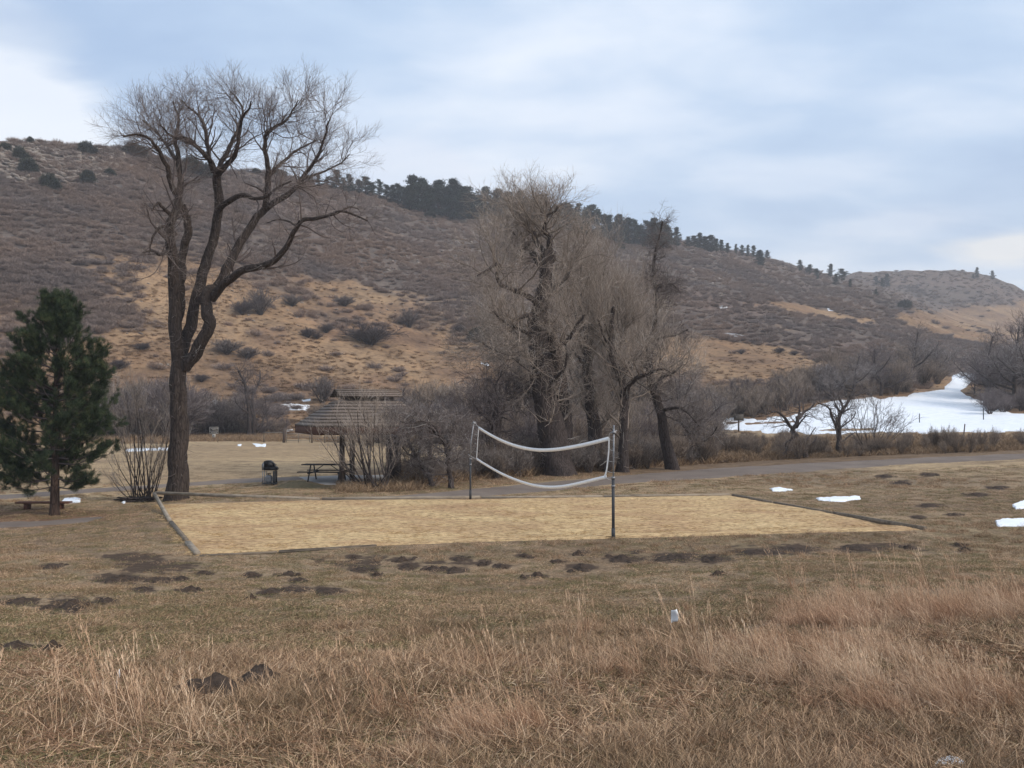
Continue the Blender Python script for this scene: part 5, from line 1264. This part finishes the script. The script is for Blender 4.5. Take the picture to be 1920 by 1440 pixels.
# low bench at the left
Wb = G(51, 955); be = empty('bench', Wb, 'low red brown plank bench behind the green pine trunk', 'bench'); uu = Wb[1]/FPX; be.rotation_euler = (0, 0, .04)
x0 = (32-51)*uu; x1 = (130-51)*uu
mb = MB(); mb.box(((x0+x1)/2, -.13, .25), (x1-x0, .12, .06), bev=.008); mb.box(((x0+x1)/2, .01, .25), (x1-x0, .12, .06), bev=.008); mb.box(((x0+x1)/2, .15, .25), (x1-x0, .12, .06), bev=.008); obj('seat', mb.me('seat', M['bench']), be)
for x in (0.0, (112-51)*uu):
    mb = MB(); mb.box((x, .01, .09), (.15, .30, .26), bev=.01); obj('leg', mb.me('leg', M['bench']), be)

# old stump and sticks at the base of the vase shaped clump
Ws = G(262, 941); sp = empty('brush_pile', Ws, 'low heap of dark cut sticks at the foot of the vase shaped clump', 'brush pile')
mb = MB()
for k in range(60):
    a = rs.uniform(-.35, .35)+(PI if rs.random() < .5 else 0); L = rs.uniform(.25, .7); c = np.array([rs.uniform(-.75, .6), rs.uniform(-.25, .3), rs.uniform(.02, .2)])
    d = np.array([math.cos(a), math.sin(a), rs.uniform(-.12, .2)]); mb.tube([c-d*L/2, c+rng.normal(size=3)*.02, c+d*L/2], rs.uniform(.01, .03), 5)
obj('stick_heap', mb.me('stick_heap', M['bark_dark']), sp)

# ------------------------------------------------------------------ volleyball net and posts
PA = G(1150, 1009); PB = G(882, 937.5)
PA[2] = PB[2] = float(H(PA[0], PA[1]))*0+.02
dv = PB-PA; LN = np.linalg.norm(dv); dv /= LN
def npost(P_, hlow, htop, label, rl, tops, px_dx):
    rl = rl*.82
    r = empty('net_post', P_, label, 'post', 'the two posts of the volleyball net')
    mb = MB(); mb.tube([(0,0,-.1),(0,0,hlow)], rl, 14); obj('lower_post', mb.me('lower_post', M['metal_dark']), r)
    mb = MB(); mb.tube([(0,0,0),(0,0,.32)], rl*1.25, 14); obj('sleeve', mb.me('sleeve', M['metal_dark']), r)
    mb = MB(); mb.tube([(.0,0,hlow-.3),(.012,0,hlow+.5),(px_dx,0,htop)], rl*.55, 10); obj('upper_pole', mb.me('upper_pole', M['metal_grey']), r)
    mb = MB(); mb.box((px_dx, 0, tops), (.10, .05, .07), bev=.01); mb.tube([(px_dx-.09, 0, tops-.01), (px_dx+.08, 0, tops+.05)], .014, 6); obj('bracket', mb.me('bracket', M['metal_grey']), r)
    for zz in (hlow-.02, hlow-.22):
        mb = MB(); mb.tube([(0,0,zz-.025),(0,0,zz+.025)], rl*1.3, 14); obj('collar', mb.me('collar', M['metal_grey']), r)
    return r
npost(PA, 1.55, 2.80, 'nearer dark steel net post at the court front edge', .045, 2.62, .02)
npost(PB, 1.45, 2.78, 'farther grey net post at the back edge of the court', .042, 2.70, .12)
NT = empty('volleyball_net', (PA+PB)/2, 'sagging volleyball net frame of white tapes strung between the two posts', 'net'); nl = np.array(NT.location)
def on(px, py):          # point in the net's own plane seen at px, py
    t, e = rayte(px, py); s_ = (t*PA[1]-PA[0])/(dv[0]-t*dv[1]); p = PA+dv*s_; p[2] = CAMZ+float(e)*p[1]; return p
def tape(pts, wd, th_=.006, n=48):
    P_ = resample([on(*p) for p in pts], n); t = nrm(np.gradient(P_, axis=0)); side = nrm(np.cross(t, np.cross(t, np.array([0,0,1.]))*1.0)); nn = nrm(np.cross(t, side))
    V = np.concatenate([P_+side*wd/2+nn*th_/2, P_-side*wd/2+nn*th_/2, P_-side*wd/2-nn*th_/2, P_+side*wd/2-nn*th_/2])-nl
    Q = []
    for i in range(n-1):
        for j in range(4): Q.append([j*n+i, j*n+i+1, ((j+1) % 4)*n+i+1, ((j+1) % 4)*n+i])
    Q += [[0, n, 2*n, 3*n], [n-1, 4*n-1, 3*n-1, 2*n-1]]
    return V, np.array(Q)
top = [(897.5,802),(915,813),(940,826),(965,835.5),(990,841.5),(1015,844),(1045,842.5),(1080,837),(1112,830),(1141,822.5)]
bot = [(893.5,860.5),(915,874),(940,888),(965,899),(990,907.5),(1012,912),(1035,913.5),(1060,911.5),(1085,906.5),(1110,900.5),(1137,894)]
for pts, wd, nm in ((top, .075, 'top_tape'), (bot, .065, 'bottom_tape'), ([(897.5,801),(895.5,830),(893.5,861)], .05, 'side_tape'), ([(1142,821),(1141,850),(1137.5,880),(1134,894)], .05, 'side_tape')):
    V, Q = tape(pts, wd*1.3); obj(nm, mesh(nm, V, [Q], M['white_tape']), NT)
for a, b in (((1142,823),(1152.5,825.5)), ((1141,841),(1152.5,845.5)), ((1140,864),(1152.5,864.5)), ((1138,883),(1152,886)), ((1135,895),(1150,901)), ((1142,822),(1142.5,813)), ((1142.5,813),(1152,809.5)), ((897,801),(891,792)), ((896,815),(890.5,814)), ((895.5,832),(890,831)), ((894.5,847),(889.5,846)), ((893.5,861),(878,852)), ((1139,862),(1125,873))):
    mb = MB(); p, q = on(*a)-nl, on(*b)-nl; m_ = (p+q)/2-np.array([0,0,.015]); mb.tube(resample([p, m_, q], 6), .007, 5); obj('tie_cord', mb.me('tie_cord', M['rope']), NT)

# ------------------------------------------------------------------ timber edging of the court
def timber(a, b, label, w_=.11, h=.10, tip=0):
    p, q = G(*a), G(*b); p[2] = max(p[2], 0); q[2] = max(q[2], 0); c = (p+q)/2; d = q-p; L = math.hypot(d[0], d[1])
    o = MB(); o.box((0,0,h/2-.03), (L, w_, h), bev=.012); me = o.me('edging_timber', M['timber_pale' if ('pale' in label or 'weathered' in label or 'near left' in label) else 'timber'])
    ob = obj('edging_timber', me, None, c); ob.rotation_euler = (tip, -math.atan2(d[2], L), math.atan2(d[1], d[0])); tag(ob, label, 'timber', 'timbers edging the sand court')
timber((289,946), (319,979), 'weathered edging timber at the far left corner of the court')
timber((321,981), (350,1016), 'middle edging timber on the left side of the court', tip=.05)
timber((352,1020), (370,1041), 'edging timber at the near left corner of the court', .14, .10, .04)
timber((292,945), (600,937.5), 'long pale timber along the back edge, under the big cottonwood', h=.12)
timber((603,937.5), (900,934.5), 'pale timber along the back edge, before the shelter', h=.12)
timber((903,934.5), (1130,931.5), 'pale timber along the back edge, below the sagging net', h=.09)
timber((1133,931.5), (1368,928.5), 'pale timber along the back edge, right of the near post', h=.09)
timber((1374,930), (1448,944), 'dark edging timber at the far right corner of the court', h=.11)
timber((1452,945), (1560,964), 'middle edging timber on the right side of the court', h=.11)
timber((1563,965), (1735,994), 'brown edging timber at the near right corner of the court', h=.12)
timber((374,1043), (520,1037), 'thin timber along the front edge near the left corner', .10, .05)
timber((523,1037), (706,1024), 'dark timber along the front edge, ending in the grass', .11, .07)

# ------------------------------------------------------------------ fence, gate, signs
Gt = G(535, 830); D = Gt[1]; uu = D/FPX
fn = empty('cattle_gate', Gt, 'metal cattle gate with four rails in the far fence left of the shelter', 'gate')
def lx(px): return (px-535)*uu
def lz(py): return (829.5-py)*uu
for z_ in (807, 813, 819, 825):
    mb = MB(); mb.tube([(lx(537), 0, lz(z_)), (lx(581), 0, lz(z_))], .028, 6); obj('rail', mb.me('rail', M['rail']), fn)
for x in (537, 559.5, 581):
    mb = MB(); mb.tube([(lx(x), -.03, lz(829)), (lx(x), -.03, lz(805.5))], .035, 6); obj('upright', mb.me('upright', M['rail']), fn)
def fpost(px, top, bot, w_, label, mat='fencewood', D_=D, grp='posts of the far fence', lean=0):
    p = at(px, bot, D_); p[2] = float(H(p[0], p[1])); h = (bot-top)*D_/FPX
    mb = MB(); mb.tube([(0,0,-.2),(lean*.5,0,h*.5),(lean,0,h)], w_/2, 8); o = obj('fence_post', mb.me('fence_post', M[mat]), None, p); tag(o, label, 'post', grp)
fpost(532, 803, 830, .28, 'thick dark post beside the left end of the cattle gate', 'post', D, lean=.1)
fpost(495, 811, 828, .13, 'thin fence post between the sign and the gate')
fpost(585, 804, 830, .2, 'pale post at the right end of the cattle gate')
fpost(609, 815, 829, .14, 'fence post right of the gate, left of the shelter posts')
fpost(634, 816, 829, .14, 'fence post next to the left shelter post')
fpost(408.5, 820, 829, .08, 'short thin stake right of the sign post')
fpost(1724, 773, 792, .10, 'thin stake standing in the middle of the snow', 'metal_dark', 104)
fpost(1844, 763, 786, .11, 'thin stake in the snow near the right thicket', 'metal_dark', 106)
fpost(1806, 804, 836, .09, 'leaning thin post in the grass below the snow', 'post', 72, lean=.15)
fpost(1816, 818, 831, .06, 'short stake beside the leaning thin post', 'post', 73)
rl = empty('fence_rail', at(515, 811, D), 'thin top rail of the far fence left of the gate', 'fence'); o = MB(); o.tube([(lx(494)-lx(515),0,0),(lx(533)-lx(515),0,0)], .03, 6); obj('rail', o.me('rail', M['rail']), rl)
rl = empty('fence_rail', at(620, 816, D), 'wire fence rails right of the gate, behind the shelter', 'fence')
for py in (815, 819, 824):
    o = MB(); o.tube([(lx(586)-lx(620),0,(816-py)*uu),(lx(690)-lx(620),0,(816-py)*uu)], .02, 5); obj('rail', o.me('rail', M['rail']), rl)
# trail sign
p = at(401.5, 829, 100); p[2] = float(H(p[0], p[1])); uu = 100/FPX; sg = empty('trail_sign', p, 'small brown two panel sign on a post right of the cottonwood trunk', 'sign')
bz = (CAMZ+float(rayte(401.5, 829)[1])*100)-p[2]
def z_(py): return (829-py)*uu+bz
mb = MB(); mb.box((0,0,z_(815)/2), (.2,.1,z_(815)), bev=.01); obj('post', mb.me('post', M['post']), sg)
mb = MB(); mb.box((-.0,-.07,z_(807)), (.88,.03,.66)); pn = obj('panel', mb.me('panel', M['signface']), sg)
mb = MB()
for (cx, cz, sx, sz) in ((0,801,.9,.035),(0,813,.9,.035),(0,808.6,.9,.03)): mb.box((cx,-.092,z_(cz)), (sx,.012,sz))
for x in (-.435,.435): mb.box((x,-.0915,z_(807)), (.03,.011,.68))
obj('frame', mb.me('frame', M['signpale']), sg)
mb = MB(); rr = random.Random(5)
for zz, wd in ((803.4,.6),(805.6,.34),(811,.62)):
    x = -wd/2
    while x < wd/2:
        l = rr.uniform(.05,.13); mb.box((x+l/2,-.0895,z_(zz)), (l,.006,.05)); x += l+.035
obj('lettering', mb.me('lettering', M['signpale']), sg)
mb = MB(); mb.box((-.01,-.07,z_(817.5)), (.34,.02,.36)); nb = obj('notice', mb.me('notice', M['signpale']), sg)
mb = MB(); mb.box((-.01,-.084,z_(816.4)), (.12,.008,.09)); obj('mark', mb.me('mark', M['signface']), nb)
Wp = G(1385, 810); uu = Wp[1]/FPX; sg = empty('park_sign', Wp, 'dark brown board sign on a single post before the snow at right', 'sign')
mb = MB(); mb.box((0,0,.9), (.16,.12,2.0), bev=.01); obj('post', mb.me('post', M['post']), sg)
h0 = (810-789)*uu; h1 = (810-776.5)*uu
mb = MB(); mb.box((-.0,-.09,(h0+h1)/2), (19*uu,.05,h1-h0), bev=.008); obj('panel', mb.me('panel', M['signface']), sg)
mb = MB()
for f in (.3,.5,.7): mb.box((0,-.118,h0+(h1-h0)*f), (14*uu,.006,.03))
obj('lettering', mb.me('lettering', simple('sign_line', (.12,.10,.08),(.15,.13,.1),3,.8,0)), sg)
# marker flags
for (a, b, hh_, l) in ((1257, 1196, .30, 'white marker flag in the tall grass at right of centre'), (217, 1312, .22, 'small white marker flag behind the tall grass at lower left')):
    Wf = G(a, b); r = empty('marker_flag', Wf, l, 'flag', 'white marker flags')
    mb = MB(); mb.tube([(0,0,-.05),(.01,0,hh_)], .0025, 5); obj('wire', mb.me('wire', M['metal_grey']), r)
    s_ = .11 if a > 1000 else .05; sx = .085 if a > 1000 else .03
    V = []; nn = 8
    for i in range(nn):
        for j in range(nn): u_, v_ = i/(nn-1), j/(nn-1); V.append((.01+u_*sx*(1-.5*abs(v_-.45)), .02*math.sin(u_*4+v_*2), hh_-s_*1.25+(v_)*s_*1.25+.02*u_))
    Q = [[i*nn+j, (i+1)*nn+j, (i+1)*nn+j+1, i*nn+j+1] for i in range(nn-1) for j in range(nn-1)]
    o = obj('flag_cloth', mesh('flag_cloth', V, [np.array(Q)], M['flag'], True), r); so_ = o.modifiers.new('s', 'SOLIDIFY'); so_.thickness = .002
# ------------------------------------------------------------------ mounds
def mound(px, py, rx, ry_, h, label, group=None, name='dirt_mound', mat='dirt', n1=8, n2=22, lumps=1):
    Wm = G(px, py); V = []; Q = []; T_ = []; a = np.arange(n2)/n2*2*PI
    for l in range(lumps):
        ox, oy, k_ = (0, 0, 1) if l == 0 else (rs.uniform(-1.3, 1.3)*rx, rs.uniform(-1.2, 1.2)*ry_, rs.uniform(.25, .6))
        sd = rs.random()*50; b0 = len(V); V.append((ox, oy, float(H(Wm[0]+ox, Wm[1]+oy)-Wm[2])+h*k_+.012))
        for i in range(1, n1+1):
            u_ = i/n1; rad = u_*k_*(1+.75*fbm(np.cos(a)*1.6+sd, np.sin(a)*1.6+sd, 4, 2)); x = ox+rx*rad*np.cos(a); y = oy+ry_*rad*np.sin(a)
            zz = H(Wm[0]+x, Wm[1]+y)-Wm[2]; hh2 = h*k_*(math.cos(u_*PI)+1)/2*(1+(1.1 if lumps > 1 else .55)*fbm(x*9+sd, y*9+sd, 4, 6))-.03*u_**6
            V += list(zip(x, y, zz+hh2+.012))
        T_ += [[b0, b0+1+j, b0+1+(j+1) % n2] for j in range(n2)]; Q += [[b0+1+(i-1)*n2+j, b0+1+i*n2+j, b0+1+i*n2+(j+1) % n2, b0+1+(i-1)*n2+(j+1) % n2] for i in range(1, n1) for j in range(n2)]
    o = obj(name, mesh(name, V, [np.array(Q), np.array(T_)], M[mat], True), None, Wm); tag(o, label, 'mound', group)
M['dirt_red'] = simple('dirt_red', (.07,.03,.015), (.13,.06,.03), 14, 1, 1, .05, detail=8)
mound(487, 1282, .30, .4, .13, 'dark dirt mound right of the two big ones in the foreground')
mound(398, 1303, .36, .4, .15, 'widest dark dirt mound in the left foreground, half behind grass')
mound(590, 1285, .15, .16, .06, 'small dark dirt mound right of the two wide foreground ones')
mound(237, 1270, .17, .18, .05, 'reddish little dirt mound at lower left behind the seed stalks', mat='dirt_red')
mound(555, 913, 1.1, .8, .24, 'grassy hump of earth between the grill and the picnic slab', name='earth_hump', mat='hump') if M.setdefault('hump', simple('hump', (.09,.078,.045), (.15,.115,.07), 5, 1, .8, .05)) else None
for i, (a, b, rx, ry) in enumerate(spots):
    if rx > 62: continue
    Wm = G(a, b); s_ = Wm[1]/FPX
    mound(a, b+ry*.2, rx*.55*s_, min(rx*1.1*s_, ry*5*s_)*.9, .04+.04*rs.random(), 'dark gopher mound of bare soil in the lawn around the court', 'gopher mounds scattered over the lawn', lumps=5)
# ------------------------------------------------------------------ air
m = bpy.data.materials.new('haze'); m.use_nodes = True; nt = m.node_tree; nt.nodes.clear()
o_ = N(nt, 'ShaderNodeOutputMaterial'); v_ = N(nt, 'ShaderNodeVolumePrincipled'); v_.inputs['Color'].default_value = (.90, .89, .92, 1); v_.inputs['Density'].default_value = .0005; v_.inputs['Anisotropy'].default_value = .1
nt.links.new(v_.outputs[0], o_.inputs['Volume'])
mb = MB(); mb.box((0, 480, 78), (1700, 1060, 180)); hz = obj('haze', mb.me('haze', m)); tag(hz, 'thin blue grey winter haze in the air', kind='stuff')
# ------------------------------------------------------------------ light, sky, camera
SUN_AZ, SUN_EL = math.radians(115), math.radians(38)     # azimuth clockwise from +Y
sd = Vector((math.sin(SUN_AZ)*math.cos(SUN_EL), math.cos(SUN_AZ)*math.cos(SUN_EL), math.sin(SUN_EL)))
sl = bpy.data.lights.new('sun', 'SUN'); sl.energy = 2.1; sl.angle = math.radians(16); sl.color = (1, .91, .79)
so = bpy.data.objects.new('sun', sl); C.objects.link(so); so.rotation_euler = sd.to_track_quat('Z', 'Y').to_euler()
w = bpy.data.worlds.new('World'); bpy.context.scene.world = w; w.use_nodes = True
nt = w.node_tree; nt.nodes.clear()
out = N(nt, 'ShaderNodeOutputWorld'); bg1 = N(nt, 'ShaderNodeBackground'); bg2 = N(nt, 'ShaderNodeBackground'); mx = N(nt, 'ShaderNodeMixShader')
skyn = N(nt, 'ShaderNodeTexSky', sky_type='NISHITA'); skyn.sun_disc = False; skyn.sun_elevation = SUN_EL; skyn.sun_rotation = SUN_AZ
nt.links.new(skyn.outputs[0], bg1.inputs[0]); bg1.inputs[1].default_value = .1
geo = N(nt, 'ShaderNodeTexCoord'); sep = N(nt, 'ShaderNodeSeparateXYZ'); nt.links.new(geo.outputs['Generated'], sep.inputs[0])
def mth(op, a, b=None, c=None):
    n = N(nt, 'ShaderNodeMath', operation=op)
    for i, v in enumerate((a, b, c)):
        if v is None: continue
        if hasattr(v, 'links') or hasattr(v, 'is_linked'): nt.links.new(v, n.inputs[i])
        else: n.inputs[i].default_value = v
    return n.outputs[0]
zc = mth('ADD', mth('MAXIMUM', sep.outputs[2], 0.0), .22)
cmb = N(nt, 'ShaderNodeCombineXYZ'); nt.links.new(mth('DIVIDE', sep.outputs[0], zc), cmb.inputs[0]); nt.links.new(mth('DIVIDE', sep.outputs[1], zc), cmb.inputs[1])
def sky_noise(scale, detail, sx, sy, off, rough=.55, dist=0):
    mp = N(nt, 'ShaderNodeMapping'); mp.inputs['Scale'].default_value = (sx, sy, 1); mp.inputs['Location'].default_value = off
    mp.inputs['Rotation'].default_value = (0, 0, .12)
    nt.links.new(cmb.outputs[0], mp.inputs['Vector'])
    n = N(nt, 'ShaderNodeTexNoise'); n.inputs['Scale'].default_value = scale; n.inputs['Detail'].default_value = detail; n.inputs['Roughness'].default_value = rough
    n.inputs['Distortion'].default_value = dist
    nt.links.new(mp.outputs[0], n.inputs['Vector']); return n.outputs['Fac']
c1 = sky_noise(1.2, 5, 1, 1.3, (3.1, 1.2, 0), .5, .2); c2 = sky_noise(3.2, 5, .8, 1.3, (7.4, 2.2, 0), .5, .2)
mixf = mth('ADD', mth('MULTIPLY', c1, .65), mth('MULTIPLY', c2, .35))
base = ramp(nt, mixf, [(.36, (.355,.475,.665)), (.47, (.455,.575,.745)), (.56, (.60,.69,.82)), (.68, (.80,.84,.90))])
# paler towards the horizon
hor = mth('SUBTRACT', 1.0, mth('MULTIPLY', mth('ABSOLUTE', sep.outputs[2]), 3.4)); hor = mth('MAXIMUM', hor, 0.0)
base = mixc(nt, mth('MULTIPLY', hor, .45), base, (.66, .715, .80))
def blob(px, py, width, col, src, amt=1.0, sy=1.0):
    t, e = rayte(px, py); d = Vector((float(t), 1, float(e))).normalized()
    vs = N(nt, 'ShaderNodeVectorMath', operation='SUBTRACT'); nt.links.new(geo.outputs['Generated'], vs.inputs[0]); vs.inputs[1].default_value = d
    vm = N(nt, 'ShaderNodeVectorMath', operation='MULTIPLY'); nt.links.new(vs.outputs[0], vm.inputs[0]); vm.inputs[1].default_value = (1, 1, sy)
    vl = N(nt, 'ShaderNodeVectorMath', operation='LENGTH'); nt.links.new(vm.outputs[0], vl.inputs[0])
    q = mth('SUBTRACT', 1.0, mth('DIVIDE', vl.outputs[1], width)); q = mth('ADD', q, mth('MULTIPLY', mth('SUBTRACT', c2, .5), 1.6))
    q = mth('SMOOTH_MAX', q, 0.0, .3); q = mth('MINIMUM', mth('MULTIPLY', q, 2.0*amt), amt)
    return mixc(nt, q, src, col)
base = blob(30, 190, .085, (.88, .90, .93), base, .72, 1.0)
base = blob(1500, 330, .10, (.70, .76, .86), base, .45, 4.0)
base = blob(1900, 465, .07, (.90, .86, .80), base, .7, 3.5)
base = blob(1700, 415, .09, (.74, .78, .86), base, .45, 5.0)
base = blob(770, 310, .08, (.70, .74, .83), base, .5, 2.0)
base = blob(1150, 210, .12, (.68, .75, .86), base, .4, 5.0)
base = blob(60, 60, .06, (.42, .52, .68), base, .5, 2.5)
nt.links.new(base, bg2.inputs[0]); bg2.inputs[1].default_value = 1.1
mx.inputs[0].default_value = .88
nt.links.new(bg1.outputs[0], mx.inputs[1]); nt.links.new(bg2.outputs[0], mx.inputs[2]); nt.links.new(mx.outputs[0], out.inputs[0])

cam = bpy.data.cameras.new('camera'); co = bpy.data.objects.new('camera', cam); C.objects.link(co)
co.location = (0, 0, CAMZ); co.rotation_euler = (PI/2+TILT, 0, 0)
cam.sensor_width = 36; cam.lens = 36*FPX/1920; cam.clip_start = .05; cam.clip_end = 6000
sc = bpy.context.scene; sc.camera = co
sc.cycles.max_bounces = 5; sc.cycles.diffuse_bounces = 3; sc.cycles.volume_bounces = 0; sc.cycles.glossy_bounces = 2; sc.cycles.caustics_reflective = False
sc.view_settings.view_transform = 'Standard'; sc.view_settings.look = 'None'; sc.view_settings.exposure = .36; sc.view_settings.gamma = 1
